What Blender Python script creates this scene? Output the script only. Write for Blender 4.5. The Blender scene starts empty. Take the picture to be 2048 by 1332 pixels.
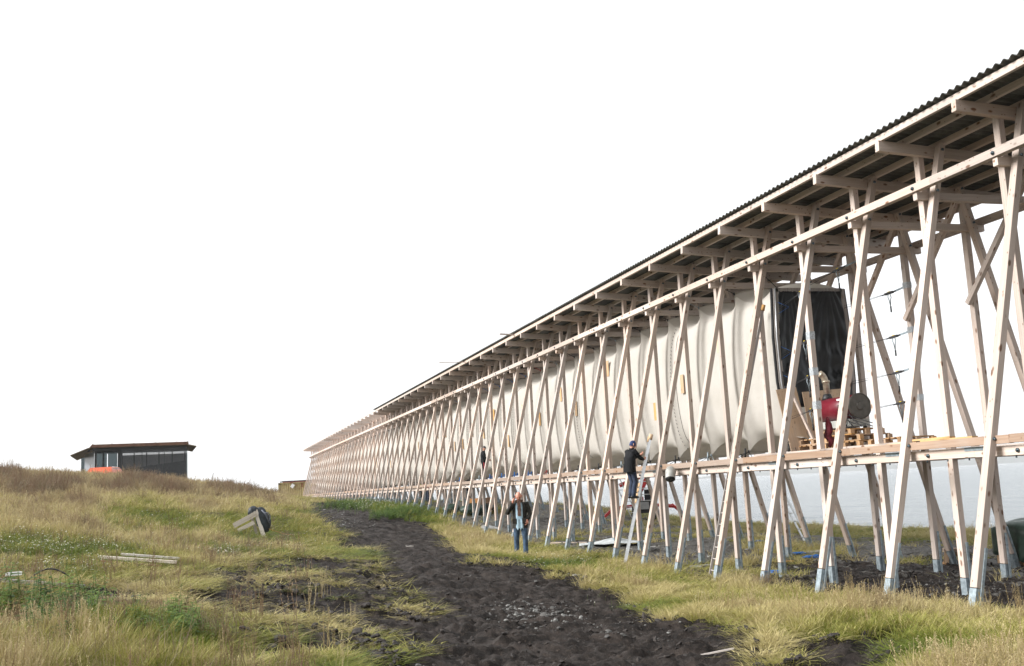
import bpy, bmesh, math, random
import numpy as np
from mathutils import Vector, Matrix, Euler
R = math.radians
random.seed(7); RNG = np.random.default_rng(11)
S = bpy.context.scene
COL = S.collection
# World frame: Y runs along the timber gallery, X across it towards the sea, Z up; Z = 0 is eye level.
# ---------------------------------------------------------------- camera
CF, CP, CR, CY = 2071.049, R(8.4952), R(2.9392), R(16.8548)
CX0, CY0 = -12.7615, -13.7141
cam = bpy.data.cameras.new('camera'); camo = bpy.data.objects.new('camera', cam); COL.objects.link(camo)
cam.sensor_width = 36; cam.lens = CF/2048*36; cam.clip_start = .1; cam.clip_end = 20000
camo.matrix_world = Matrix.Translation((CX0, CY0, 0)) @ Matrix.Rotation(-CY, 4, 'Z') @ Matrix.Rotation(math.pi/2+CP, 4, 'X') @ Matrix.Rotation(-CR, 4, 'Z')
S.camera = camo
# ---------------------------------------------------------------- sky, sun, exposure
SUN_EL, SUN_AZ = R(31), R(-82)      # azimuth from +Y towards +X
W = bpy.data.worlds.new('World'); S.world = W; W.use_nodes = True
nt = W.node_tree; nt.nodes.clear()
sky = nt.nodes.new('ShaderNodeTexSky'); sky.sky_type = 'NISHITA'; sky.sun_disc = False
sky.sun_elevation = SUN_EL; sky.sun_rotation = SUN_AZ; sky.dust_density = 4; sky.air_density = 1.0
mix = nt.nodes.new('ShaderNodeMix'); mix.data_type = 'RGBA'; mix.inputs[0].default_value = .86
mix.inputs[7].default_value = (8.9, 9.0, 9.1, 1)     # overcast cloud deck
nt.links.new(sky.outputs[0], mix.inputs[6])
bg = nt.nodes.new('ShaderNodeBackground'); bg.inputs[1].default_value = .11
out = nt.nodes.new('ShaderNodeOutputWorld'); nt.links.new(mix.outputs[2], bg.inputs[0]); nt.links.new(bg.outputs[0], out.inputs[0])
sl = bpy.data.lights.new('sun', 'SUN'); sl.energy = 5.0; sl.angle = R(26); sl.color = (1, .985, .96)
so = bpy.data.objects.new('sun', sl); COL.objects.link(so)
sd = Vector((math.sin(SUN_AZ)*math.cos(SUN_EL), math.cos(SUN_AZ)*math.cos(SUN_EL), math.sin(SUN_EL)))
so.rotation_euler = sd.to_track_quat('Z', 'Y').to_euler(); so.location = (-20, 0, 30)
S.view_settings.view_transform = 'Standard'; S.view_settings.look = 'None'; S.view_settings.gamma = 1
S.view_settings.exposure = .52; S.view_settings.use_curve_mapping = False
S.render.engine = 'CYCLES'

# ---------------------------------------------------------------- calibrated view maths
def world_to_level(x, y):          # gallery coords -> camera-heading coords (right, forward)
    du = y-CY0; dv = x-CX0
    return dv*math.cos(CY)-du*math.sin(CY), dv*math.sin(CY)+du*math.cos(CY)
def level_to_world(X, Y):
    return CX0+X*math.cos(CY)+Y*math.sin(CY), CY0-X*math.sin(CY)+Y*math.cos(CY)
def project(x, y, z):
    X, Y = world_to_level(x, y)
    Y2 = Y*math.cos(CP)+z*math.sin(CP); Z2 = -Y*math.sin(CP)+z*math.cos(CP)
    Y2 = np.where(np.abs(Y2) < .05, .05, Y2)
    a = CF*X/Y2; b = -CF*Z2/Y2; c, s = math.cos(CR), math.sin(CR)
    return 1024+a*c+b*s, 666-a*s+b*c
def ray(px, py):
    a = px-1024; b = py-666; c, s = math.cos(CR), math.sin(CR)
    xi = a*c-b*s; yi = a*s+b*c
    X = xi/CF; Z2 = -yi/CF
    return X, math.cos(CP)-Z2*math.sin(CP), math.sin(CP)+Z2*math.cos(CP)
def at_depth(px, py, D):
    X, Y, Z = ray(px, py); k = D/Y
    x, y = level_to_world(X*k, D); return Vector((x, y, Z*k))

# ---------------------------------------------------------------- noise
def vnoise(x, y, seed=0):
    xi = np.floor(x).astype(np.int64); yi = np.floor(y).astype(np.int64); xf = x-xi; yf = y-yi
    def h(a, b):
        n = (a*374761393+b*668265263+seed*1442695041) & 0xffffffff
        n = ((n ^ (n >> 13))*1274126177) & 0xffffffff
        n = (n ^ (n >> 16)) & 0xffffffff
        return n/4294967295.
    u = xf*xf*(3-2*xf); v = yf*yf*(3-2*yf)
    return (h(xi, yi)*(1-u)+h(xi+1, yi)*u)*(1-v)+(h(xi, yi+1)*(1-u)+h(xi+1, yi+1)*u)*v
def fbm(x, y, o=4, seed=0, g=.5):
    t = 0; a = 1; n = 0
    for i in range(o):
        t = t+a*vnoise(x*2**i+17*i, y*2**i-9*i, seed+i); n += a; a *= g
    return t/n

# ---------------------------------------------------------------- terrain
def ctl(px, py, D):
    p = at_depth(px, py, D); return (p.x, p.y, p.z)
TC = [ctl(0, 1332, 9.5), ctl(512, 1332, 10), ctl(1024, 1332, 10.5), ctl(1500, 1332, 10), ctl(2048, 1332, 9), ctl(275, 1128, 20), ctl(0, 1170, 16), ctl(520, 1078, 31),
      ctl(0, 972, 45), ctl(180, 977, 47), ctl(374, 982, 52), ctl(480, 989, 60), ctl(535, 987, 70), ctl(575, 1002, 80), ctl(572, 1005, 60), ctl(600, 1006, 95), ctl(100, 1060, 27), ctl(250, 1010, 38),
      ctl(700, 1180, 18.2), ctl(900, 1200, 18.0), ctl(700, 1090, 33), ctl(680, 1020, 62), ctl(800, 1040, 44), ctl(1000, 1110, 28), ctl(1043, 1118, 29.5), ctl(1300, 1230, 15.6),
      ctl(1700, 1240, 13.6), ctl(430, 1200, 15.2)]
for u, w in ((-8, -2.05), (0, -2.24), (2, -2.25), (6, -2.28), (10, -2.32), (13, -2.26), (16, -2.1), (21, -2.05), (27, -1.97), (31, -1.75), (35, -1.45), (39, -1.15), (45, -.85), (52, -.66), (70, -.46), (88, -.31), (112, -.22), (135, -.2)):
    TC.append((-1.6, u, w)); TC.append((1.5, u, w-.05-.15*(u > 30)*(u < 60)))
    TC.append((5, u, w-.1 if u < 60 else w-.2))
for u, w in ((-10, -2.15), (8, -2.35), (22, -2.4), (35, -2.3), (60, -1.7), (90, -1.2), (130, -1.0)):
    TC.append((11, u, w)); TC.append((19+.0*u, u, -2.78)); TC.append((24, u, -3.5)); TC.append((40, u, -5.5))
for X, Y, w in ((-26, 62, 2.0), (-30, 80, 1.9), (-25, 95, 1.2), (-45, 60, 2.4), (-38, 100, 2.4), (-60, 110, 2.6), (-30, 140, -.0), (-60, 150, 1.6), (-12, 12, -.9), (-20, 22, .2), (-30, 35, 1.4), (-10, 3, -1.3), (4, 2, -1.65), (0, 3, -1.6), (10, 3, -1.9),
                (0, -12, -1.6), (-18, -14, -1.), (14, -14, -2.), (-40, -10, 0), (-80, 40, 2.5), (-28, 112, .1), (-26, 128, 0)):
    x, y = level_to_world(X, Y); TC.append((x, y, w))
TC = np.array(TC)
def tf(x, y):
    X, Y = world_to_level(x, y); r = np.sqrt(X*X+Y*Y+9.); th = np.arctan2(X, Y+3)
    return th*2.6, np.log(r)*1.3
_a, _b = tf(TC[:, 0], TC[:, 1]); _n = len(TC)
def _k(d2): return .5*d2*np.log(d2+1e-9)
_K = _k((_a[:, None]-_a)**2+(_b[:, None]-_b)**2)+np.eye(_n)*2e-3
_P = np.stack([np.ones(_n), _a, _b], 1); _M = np.block([[_K, _P], [_P.T, np.zeros((3, 3))]])
_w = np.linalg.solve(_M, np.concatenate([TC[:, 2], np.zeros(3)]))
def ground_smooth(x, y):
    x = np.atleast_1d(np.asarray(x, float)); y = np.atleast_1d(np.asarray(y, float)); o = np.zeros(x.shape)
    for i in range(0, x.size, 40000):
        sl_ = slice(i, i+40000); a, b = tf(x.ravel()[sl_], y.ravel()[sl_])
        o.ravel()[sl_] = _k((a[:, None]-_a)**2+(b[:, None]-_b)**2)@_w[:_n]+_w[_n]+_w[_n+1]*a+_w[_n+2]*b
    return np.clip(o, -6, 4)
def g1(x, y): return float(ground_smooth(x, y)[0])
def on_ground(px, py):             # where the sight line through a spot of the photograph meets the ground
    X, Y, Z = ray(px, py); lo = 4.
    D = 4.
    while D < 200:
        x, y = level_to_world(X/Y*D, D)
        if g1(x, y) > Z/Y*D: break
        lo = D; D *= 1.06
    hi = D
    for _ in range(18):
        m = (lo+hi)/2; x, y = level_to_world(X/Y*m, m)
        if g1(x, y) > Z/Y*m: hi = m
        else: lo = m
    x, y = level_to_world(X/Y*hi, hi); return Vector((x, y, g1(x, y)))
# bare peat track: outline as seen on the ground
MUD = np.array([(606, 1007), (640, 1004), (700, 1010), (780, 1026), (845, 1045), (880, 1066), (910, 1090), (960, 1112), (1060, 1126), (1110, 1140), (1150, 1146), (1230, 1172), (1275, 1195), (1300, 1222),
                (1400, 1250), (1500, 1262), (1570, 1275), (1560, 1300), (1700, 1310), (1790, 1340), (1900, 1500), (700, 1500), (760, 1332), (800, 1300), (850, 1240), (875, 1200), (800, 1175), (760, 1140), (740, 1108), (680, 1098), (672, 1092), (690, 1068), (640, 1040), (612, 1020)], float)
def poly_sd(px, py, P):
    px = px.ravel(); py = py.ravel(); d = np.full(px.shape, 1e9); ins = np.zeros(px.shape, bool)
    for i in range(len(P)):
        a = P[i]; b = P[(i+1) % len(P)]; e = b-a
        t = np.clip(((px-a[0])*e[0]+(py-a[1])*e[1])/(e@e), 0, 1)
        d = np.minimum(d, np.hypot(px-a[0]-t*e[0], (py-a[1]-t*e[1])*2.2))
        c = ((a[1] > py) != (b[1] > py))
        with np.errstate(all='ignore'):
            ins ^= c & (px < (b[0]-a[0])*(py-a[1])/(b[1]-a[1]+1e-12)+a[0])
    return np.where(ins, -d, d)
PATCH = [(540, 1130, 60, 8), (620, 1128, 60, 9), (700, 1150, 90, 14), (470, 1145, 50, 7), (560, 1165, 50, 8), (480, 1180, 50, 13), (640, 1195, 150, 20), (430, 1200, 60, 10), (540, 1222, 70, 10), (720, 1225, 120, 24), (510, 1265, 80, 16), (660, 1280, 130, 22), (190, 1190, 70, 9), (270, 1192, 40, 6),
         (1690, 1290, 100, 22), (1740, 1320, 80, 20), (1570, 1262, 26, 16), (1760, 1160, 260, 28), (1980, 1180, 260, 34), (690, 1010, 40, 6), (880, 1240, 60, 40), (780, 1280, 70, 40)]
def masks(x, y, z):
    X, Y = world_to_level(x, y); f = Y > 2
    px, py = project(x, y, z); px = np.where(f, px, 1100+200*X/np.maximum(1, abs(Y)+1)); py = np.where(f, py, 1600)
    n = fbm(x*.9, y*.9, 5, 3)-.5; n2 = fbm(x*3.1, y*3.1, 4, 9)-.5
    sc = np.clip((py-975)/130, .12, 2.5)
    sd = poly_sd(px, py, MUD).reshape(x.shape)+(n*85+n2*55)*sc
    mud = np.clip(.5-sd/(9*sc), 0, 1)
    left = (x < -1.9)
    for cx, cy, rx, ry in PATCH:
        q = ((px-cx)/rx/1.35)**2+((py-cy)/ry/1.55)**2+n2*3.4+n*2.0
        mud = np.maximum(mud, np.clip((1.15-q)*2.2, 0, 1)*(f))
    # disturbed, rocky strip under and beside the gallery
    rk = np.clip((x+1.55+n*1.6)/.5, 0, 1)*np.clip((9.5-x+n*5)/1.5, 0, 1)
    gr = np.clip((fbm(x*.45, y*.45, 4, 21)-.56)*9, 0, 1)*np.clip((y-6)/5, 0, 1)
    shore = np.clip((x-14+n*3)/2, 0, 1)
    wr = np.clip(rk*(1-gr*.85)+shore*.8, 0, 1)
    return mud, wr, px, py, n, n2
def relief(x, y, z, mud, wr, n, n2):
    X, Y = world_to_level(x, y)
    e = (fbm(x*5.5, y*5.5, 4, 31)-.5)
    str_ = fbm(x*1.2+y*.35, y*5+x*2.2, 4, 41)-.5          # tracks torn across the peat
    h = mud*(e*.24+(fbm(x*14, y*14, 3, 36)-.5)*.05+str_*.22-.06)+(1-mud)*((fbm(x*1.3, y*1.3, 3, 51)-.5)*.16+(fbm(x*6, y*6, 2, 52)-.5)*.05)
    rim = np.clip(1-abs(mud-.5)*2, 0, 1); h = h+rim*(.03+.16*np.clip(n2+.1, 0, 1))
    st = fbm(x*.7, y*1.6, 3, 61)*7; stp = (np.floor(st)+np.clip((st-np.floor(st))*4, 0, 1))/7
    h = h+wr*(1-mud)*((stp-.5)*.34+(e)*.08)
    return h
def ground_full(x, y):
    z = ground_smooth(x, y); m, wr, px, py, n, n2 = masks(x, y, z)
    far = np.clip(np.hypot(*world_to_level(x, y))/60, 0, 1)
    return z+relief(x, y, z, m, wr, n, n2)*(1-.5*far), m, wr, px, py, n, n2

# ---------------------------------------------------------------- scene helpers
def props(o, label=None, cat=None, group=None, kind=None):
    if label: o['label'] = label
    if cat: o['category'] = cat
    if group: o['group'] = group
    if kind: o['kind'] = kind
    return o
def empty(name, loc=(0, 0, 0), rz=0, label=None, cat=None, group=None):
    o = bpy.data.objects.new(name, None); COL.objects.link(o); o.location = loc; o.rotation_euler = (0, 0, rz)
    o.empty_display_size = .3
    return props(o, label, cat, group)
def link(name, me, parent=None, mat=None, M=None):
    o = bpy.data.objects.new(name, me); COL.objects.link(o)
    if parent: o.parent = parent
    if mat is not None and len(me.materials) == 0: me.materials.append(mat)
    if M is not None: o.matrix_local = M
    return o
def from_np(name, v, f, smooth=False):
    me = bpy.data.meshes.new(name); me.from_pydata([tuple(p) for p in v], [], [tuple(int(i) for i in q) for q in f]); me.update()
    if smooth: me.polygons.foreach_set('use_smooth', [True]*len(me.polygons))
    return me
class MB:
    """collects boxes, tubes and sheets into one mesh"""
    def __init__(s): s.v = []; s.f = []; s.m = []; s.mi = 0; s.sm = []
    def add(s, v, f, smooth=False):
        o = len(s.v); s.v += [tuple(p) for p in v]; s.f += [tuple(i+o for i in q) for q in f]; s.m += [s.mi]*len(f); s.sm += [smooth]*len(f); return s
    def box(s, a, b, M=None):
        a, b = Vector(a), Vector(b)
        v = [Vector((x, y, z)) for x in (a.x, b.x) for y in (a.y, b.y) for z in (a.z, b.z)]
        if M: v = [M@p for p in v]
        return s.add(v, [(0, 1, 3, 2), (4, 6, 7, 5), (0, 4, 5, 1), (2, 3, 7, 6), (0, 2, 6, 4), (1, 5, 7, 3)])
    def bar(s, A, B, tx, ty, ref=(1, 0, 0)):
        A, B = Vector(A), Vector(B); d = B-A
        return s.box((-tx/2, -ty/2, 0), (tx/2, ty/2, d.length), frame(A, d, ref))
    def tube(s, pts, r, n=8, cap=True):
        pts = [Vector(p) for p in pts]; rr = r if isinstance(r, (list, tuple)) else [r]*len(pts); v = []; f = []
        ref = Vector((0, 0, 1)); prev = None
        for i, p in enumerate(pts):
            d = (pts[min(i+1, len(pts)-1)]-pts[max(i-1, 0)]).normalized()
            a = (prev if prev is not None else (ref if abs(d.z) < .9 else Vector((1, 0, 0)))); a = (a-d*a.dot(d)).normalized(); prev = a; b = d.cross(a)
            for k in range(n):
                t = 2*math.pi*k/n; v.append(p+(a*math.cos(t)+b*math.sin(t))*rr[i])
        for i in range(len(pts)-1):
            for k in range(n): f.append((i*n+k, i*n+(k+1) % n, (i+1)*n+(k+1) % n, (i+1)*n+k))
        if cap: f.append(tuple(range(n))[::-1]); f.append(tuple(range((len(pts)-1)*n, len(pts)*n)))
        return s.add(v, f, True)
    def grid(s, P, smooth=True):
        n, m = len(P), len(P[0]); v = [p for r in P for p in r]
        return s.add(v, [(i*m+j, i*m+j+1, (i+1)*m+j+1, (i+1)*m+j) for i in range(n-1) for j in range(m-1)], smooth)
    def mesh(s, name, mats=()):
        me = bpy.data.meshes.new(name); me.from_pydata(s.v, [], s.f)
        for m in mats: me.materials.append(m)
        me.polygons.foreach_set('material_index', s.m); me.polygons.foreach_set('use_smooth', s.sm); me.update(); return me
    def build(s, name, mat, parent=None, M=None):
        mats = mat if isinstance(mat, (list, tuple)) else [mat]
        return link(name, s.mesh(name, mats), parent, None, M)
def frame(A, d, ref=(1, 0, 0)):
    z = Vector(d).normalized(); x = Vector(ref); x = (x-z*x.dot(z)).normalized(); y = z.cross(x)
    return Matrix(((x.x, y.x, z.x, A[0]), (x.y, y.y, z.y, A[1]), (x.z, y.z, z.z, A[2]), (0, 0, 0, 1)))
_bc = {}
def member(name, A, B, tx, ty, parent, mat, ref=(1, 0, 0)):
    """one squared timber from A to B, its own object, sharing the mesh of equal timbers"""
    A, B = Vector(A), Vector(B); L = round((B-A).length, 2); key = (round(tx, 4), round(ty, 4), L, mat.name)
    if key not in _bc:
        b = bmesh.new(); bmesh.ops.create_cube(b, size=1)
        for v in b.verts: v.co = Vector((v.co.x*tx, v.co.y*ty, (v.co.z+.5)*L))
        if tx > .05 and ty > .05: bmesh.ops.bevel(b, geom=list(b.edges), offset=.004, segments=1, affect='EDGES')
        me = bpy.data.meshes.new(name); b.to_mesh(me); b.free(); me.materials.append(mat); _bc[key] = me
    return link(name, _bc[key], parent, None, frame(A, B-A, ref))
def thicken(me, t):
    b = bmesh.new(); b.from_mesh(me); bmesh.ops.solidify(b, geom=b.faces[:], thickness=t); b.to_mesh(me); b.free(); return me
def subd(me, lv=1):
    o = bpy.data.objects.new('t', me); COL.objects.link(o); m = o.modifiers.new('s', 'SUBSURF'); m.levels = lv; m.render_levels = lv
    dg = bpy.context.evaluated_depsgraph_get(); r = bpy.data.meshes.new_from_object(o.evaluated_get(dg)); bpy.data.objects.remove(o)
    r.polygons.foreach_set('use_smooth', [True]*len(r.polygons)); return r

# ---------------------------------------------------------------- materials
def new_mat(name):
    m = bpy.data.materials.new(name); m.use_nodes = True; n = m.node_tree; n.nodes.clear()
    o = n.nodes.new('ShaderNodeOutputMaterial'); p = n.nodes.new('ShaderNodeBsdfPrincipled'); n.links.new(p.outputs[0], o.inputs[0]); return m, n, p
def nd(n, t, **k):
    x = n.nodes.new(t)
    for a, b in k.items(): setattr(x, a, b)
    return x
def mathn(n, op, a, b=None, c=None, clamp=False):
    x = n.nodes.new('ShaderNodeMath'); x.operation = op; x.use_clamp = clamp
    for i, q in enumerate((a, b, c)):
        if q is None: continue
        if isinstance(q, (int, float)): x.inputs[i].default_value = q
        else: n.links.new(q, x.inputs[i])
    return x.outputs[0]
def mixc(n, fac, a, b, bt='MIX'):
    x = n.nodes.new('ShaderNodeMix'); x.data_type = 'RGBA'; x.blend_type = bt; x.clamp_factor = True
    for i, q in ((0, fac), (6, a), (7, b)):
        if isinstance(q, (int, float)): x.inputs[i].default_value = q
        elif isinstance(q, tuple): x.inputs[i].default_value = (*q, 1) if len(q) == 3 else q
        else: n.links.new(q, x.inputs[i])
    return x.outputs[2]
def noise(n, vec, sc, det=4, rough=.55, dim='3D'):
    x = n.nodes.new('ShaderNodeTexNoise'); x.inputs['Scale'].default_value = sc; x.inputs['Detail'].default_value = det; x.inputs['Roughness'].default_value = rough
    if vec is not None: n.links.new(vec, x.inputs['Vector'])
    return x.outputs[0]
def ramp(n, f, lo, hi):
    x = n.nodes.new('ShaderNodeMapRange'); x.inputs[1].default_value = lo; x.inputs[2].default_value = hi; x.interpolation_type = 'SMOOTHSTEP'; n.links.new(f, x.inputs[0]); return x.outputs[0]
def bump(n, p, h, st=.3, dist=.02):
    b = n.nodes.new('ShaderNodeBump'); b.inputs['Strength'].default_value = st; b.inputs['Distance'].default_value = dist
    n.links.new(h, b.inputs['Height']); n.links.new(b.outputs[0], p.inputs['Normal'])
def objvec(n, rnd=True, sc=None):
    tc = n.nodes.new('ShaderNodeTexCoord'); v = tc.outputs['Object']
    if rnd:
        oi = n.nodes.new('ShaderNodeObjectInfo'); a = n.nodes.new('ShaderNodeVectorMath'); a.operation = 'MULTIPLY_ADD'
        cx = n.nodes.new('ShaderNodeCombineXYZ')
        for i in range(3): n.links.new(oi.outputs['Random'], cx.inputs[i])
        n.links.new(cx.outputs[0], a.inputs[0]); a.inputs[1].default_value = (37, 53, 71); n.links.new(v, a.inputs[2]); v = a.outputs[0]
    if sc:
        b = n.nodes.new('ShaderNodeVectorMath'); b.operation = 'MULTIPLY'; n.links.new(v, b.inputs[0]); b.inputs[1].default_value = sc; v = b.outputs[0]
    return v
def wood(name, col, dark, grain=.5, knots=1., rough=.75, knotcol=(.16, .085, .05), vary=.32):
    m, n, p = new_mat(name); v = objvec(n)
    def sc(t):
        b = n.nodes.new('ShaderNodeVectorMath'); b.operation = 'MULTIPLY'; n.links.new(v, b.inputs[0]); b.inputs[1].default_value = t; return b.outputs[0]
    g = noise(n, sc((38, 38, 1.1)), 1, 5, .6); g2 = noise(n, sc((4, 4, .5)), 1, 3)
    c = mixc(n, mathn(n, 'MULTIPLY', ramp(n, g, .35, .7), grain), col, dark)
    c = mixc(n, mathn(n, 'MULTIPLY', ramp(n, g2, .4, .75), .35), c, tuple(x*.72 for x in col))
    vo = nd(n, 'ShaderNodeTexVoronoi'); n.links.new(sc((7.5, 7.5, 3.6)), vo.inputs['Vector']); vo.inputs['Scale'].default_value = 1
    sepr = nd(n, 'ShaderNodeSeparateColor'); n.links.new(vo.outputs['Color'], sepr.inputs[0])
    k = mathn(n, 'MULTIPLY', ramp(n, vo.outputs['Distance'], .27, .13), mathn(n, 'GREATER_THAN', sepr.outputs[0], .5))
    c = mixc(n, mathn(n, 'MULTIPLY', k, .95*knots), c, knotcol)
    vo2 = nd(n, 'ShaderNodeTexVoronoi'); n.links.new(sc((15, 15, 9)), vo2.inputs['Vector']); vo2.inputs['Scale'].default_value = 1
    sp2 = nd(n, 'ShaderNodeSeparateColor'); n.links.new(vo2.outputs['Color'], sp2.inputs[0])
    c = mixc(n, mathn(n, 'MULTIPLY', mathn(n, 'MULTIPLY', ramp(n, vo2.outputs['Distance'], .24, .10), mathn(n, 'GREATER_THAN', sp2.outputs[1], .68)), .8*knots), c, knotcol)
    c = mixc(n, mathn(n, 'MULTIPLY', ramp(n, noise(n, sc((2, 2, .8)), 1, 4, .6), .5, .72), .4), c, (.36, .33, .30))
    oi = nd(n, 'ShaderNodeObjectInfo'); h = nd(n, 'ShaderNodeHueSaturation'); n.links.new(c, h.inputs['Color'])
    n.links.new(mathn(n, 'MULTIPLY_ADD', oi.outputs['Random'], vary, 1-vary*.6), h.inputs['Value'])
    n.links.new(mathn(n, 'MULTIPLY_ADD', mathn(n, 'FRACT', mathn(n, 'MULTIPLY', oi.outputs['Random'], 13.7)), .5, .75), h.inputs['Saturation'])
    n.links.new(h.outputs[0], p.inputs['Base Color']); p.inputs['Roughness'].default_value = rough; p.inputs['Specular IOR Level'].default_value = .25
    bump(n, p, mathn(n, 'SUBTRACT', g, mathn(n, 'MULTIPLY', k, .4)), .35, .004); return m
def plain(name, col, rough=.6, metal=0., var=.12, nsc=8., bst=0., bsc=40., spec=.4, rnd=True, dirt=None):
    m, n, p = new_mat(name); v = objvec(n, rnd); g = noise(n, v, nsc, 4)
    c = mixc(n, ramp(n, g, .3, .7), tuple(x*(1-var) for x in col), tuple(min(1, x*(1+var)) for x in col))
    if dirt: c = mixc(n, ramp(n, noise(n, v, nsc*.6, 6, .7), .52, .66), c, dirt)
    n.links.new(c, p.inputs['Base Color']); p.inputs['Roughness'].default_value = rough; p.inputs['Metallic'].default_value = metal; p.inputs['Specular IOR Level'].default_value = spec
    if bst: bump(n, p, noise(n, v, bsc, 4), bst, .01)
    return m
TIMBER = wood('timber', (.55, .465, .41), (.40, .32, .27), .65)
NEWTIM = wood('new_timber', (.62, .51, .445), (.48, .365, .30), .5, .8)
OLDW = wood('weathered_wood', (.40, .37, .35), (.2, .18, .17), .8, .4)
PLY = wood('plywood', (.55, .36, .19), (.38, .22, .10), .5, .6)
PALW = wood('pallet_wood', (.42, .27, .15), (.22, .13, .07), .7, .5)
GALV = plain('galvanised_steel', (.27, .32, .35), .5, .55, .25, 14, .15, 60)
BOLT = plain('bolt_steel', (.10, .13, .15), .4, .8, .1)
ALU = plain('aluminium', (.62, .64, .65), .35, .7, .1)
BLACK = plain('black_rubber', (.015, .015, .017), .55)
YEL = plain('yellow_paint', (.75, .55, .02), .5)
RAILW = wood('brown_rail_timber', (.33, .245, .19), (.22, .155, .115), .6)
REDP = plain('dark_red_paint', (.13, .008, .018), .35, 0, .12, 3)
BRED = plain('bright_red_paint', (.42, .02, .02), .4)
WHITEP = plain('white_paint', (.75, .75, .74), .5)
BLUER = plain('blue_rope', (.02, .13, .42), .7)

# ================================================================ GROUND
def vegmap(px, py, f):
    """control spots in the field: dryness (0 green, 1 straw, 2 brown stalks), height, density"""
    V = [(120, 975, 1.9, .5, 1), (350, 985, 1.85, .45, 1), (500, 990, 1.7, .4, 1), (230, 985, 1.8, .45, 1), (0, 960, 1.75, .5, 1), (280, 970, 1.8, .5, 1), (450, 985, 1.65, .45, 1), (150, 1010, 1.6, .38, 1), (60, 990, 1.85, .45, 1), (400, 1015, 1.5, .35, 1), (540, 1005, 1.3, .3, 1), (560, 985, 1.6, .35, 1),
         (250, 1028, .5, .2, 1), (350, 1046, .5, .2, 1), (60, 1045, 1.35, .32, 1), (150, 1062, 1.1, .3, 1), (420, 1070, .95, .22, 1), (300, 1090, .9, .18, 1), (480, 1050, .7, .2, 1),
         (50, 1100, .6, .14, 1), (200, 1110, .55, .13, 1), (350, 1105, .65, .15, 1), (600, 1050, .45, .15, 1), (640, 1080, .5, .13, 1), (560, 1110, .85, .1, 1), (450, 1125, .9, .1, 1), (550, 1180, .8, .045, .7), (400, 1170, .75, .06, .9), (620, 1150, .7, .045, .7), (480, 1210, .8, .05, .7),
         (300, 1180, .95, .09, .9), (100, 1150, .75, .13, 1), (50, 1200, .55, .12, 1), (60, 1250, 1.1, .07, .8), (210, 1225, 1.3, .05, .5), (100, 1225, 1.25, .05, .6), (250, 1280, .3, .24, 1), (80, 1320, .4, .2, 1), (350, 1305, .35, .2, 1), (480, 1310, .7, .07, .9), (600, 1330, .5, .10, 1),
         (700, 1255, .75, .045, .6), (600, 1240, .75, .045, .7), (700, 1190, .65, .05, .6), (720, 1012, .05, .24, 1), (830, 1034, .1, .24, 1), (780, 1022, .0, .24, 1), (900, 1070, .75, .2, 1), (960, 1090, 1.0, .24, 1), (1000, 1112, .8, .14, 1),
         (1150, 1118, .5, .12, 1), (1250, 1155, .9, .18, 1), (1350, 1190, .9, .13, 1), (1450, 1235, .55, .12, 1), (1550, 1215, .95, .17, 1), (1650, 1205, 1.0, .22, .9), (1780, 1225, 1.0, .20, .8), (1700, 1262, .35, .15, 1), (1850, 1300, .25, .15, 1),
         (2010, 1310, .45, .18, 1), (1960, 1255, 1.0, .17, .7), (1650, 1310, .9, .1, .8), (1500, 1180, 1.0, .2, 1), (1100, 1400, .8, .2, 1), (1800, 1060, .7, .14, 1), (1400, 1060, .8, .14, 1), (620, 1010, .6, .2, 1)]
    n = 0; o = [0, 0, 0]
    for a, b, *q in V:
        s = np.clip((b-960)/110, .35, 2.0)
        w = 1/(((px-a)/(62*s))**2+((py-b)/(20*s))**2+.05)**2
        n = n+w
        for i in range(3): o[i] = o[i]+w*q[i]
    return [t/n for t in o]

az = np.concatenate([np.linspace(-180, -31, 40)[:-1], np.linspace(-31, 31, 490), np.linspace(31, 180, 40)[1:]])*math.pi/180
rr = np.concatenate([np.linspace(.8, 5, 16)[:-1], np.exp(np.linspace(math.log(5), math.log(150), 640)), np.exp(np.linspace(math.log(150), math.log(900), 16))[1:]])
A_, R_ = np.meshgrid(az, rr); gx, gy = level_to_world(R_*np.sin(A_), R_*np.cos(A_))
gz, gm, gw, gpx, gpy, gn, gn2 = ground_full(gx, gy)
fl = np.clip((R_-150)/200, 0, 1); gz = gz*(1-fl)+np.minimum(gz, 1.)*fl
nr, na = gx.shape; vv = np.stack([gx, gy, gz], -1).reshape(-1, 3)
idx = np.arange(nr*na).reshape(nr, na)
qf = np.stack([idx[:-1, :-1], idx[:-1, 1:], idx[1:, 1:], idx[1:, :-1]], -1).reshape(-1, 4)[:, ::-1]
cap = len(vv); vv = np.vstack([vv, [[CX0, CY0, -1.6]]])
me = bpy.data.meshes.new('ground'); me.vertices.add(len(vv)); me.vertices.foreach_set('co', vv.ravel())
tri = np.stack([np.full(na-1, cap), idx[0, 1:], idx[0, :-1]], -1)
nl = qf.size+tri.size; me.loops.add(nl); me.loops.foreach_set('vertex_index', np.concatenate([qf.ravel(), tri.ravel()]))
me.polygons.add(len(qf)+len(tri)); me.polygons.foreach_set('loop_start', np.concatenate([np.arange(len(qf))*4, len(qf)*4+np.arange(len(tri))*3]))
me.polygons.foreach_set('loop_total', np.concatenate([np.full(len(qf), 4), np.full(len(tri), 3)])); me.update(); me.validate()
me.polygons.foreach_set('use_smooth', [True]*len(me.polygons))
dr, hh, dn = vegmap(gpx, gpy, None)
for nm, a in (('mud', gm), ('rock', gw), ('dry', dr)):
    at = me.attributes.new(nm, 'FLOAT', 'POINT'); at.data.foreach_set('value', np.append(a.ravel(), 0.).astype(np.float32))
m, n, p = new_mat('ground'); geo = nd(n, 'ShaderNodeNewGeometry'); P = geo.outputs['Position']
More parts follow.
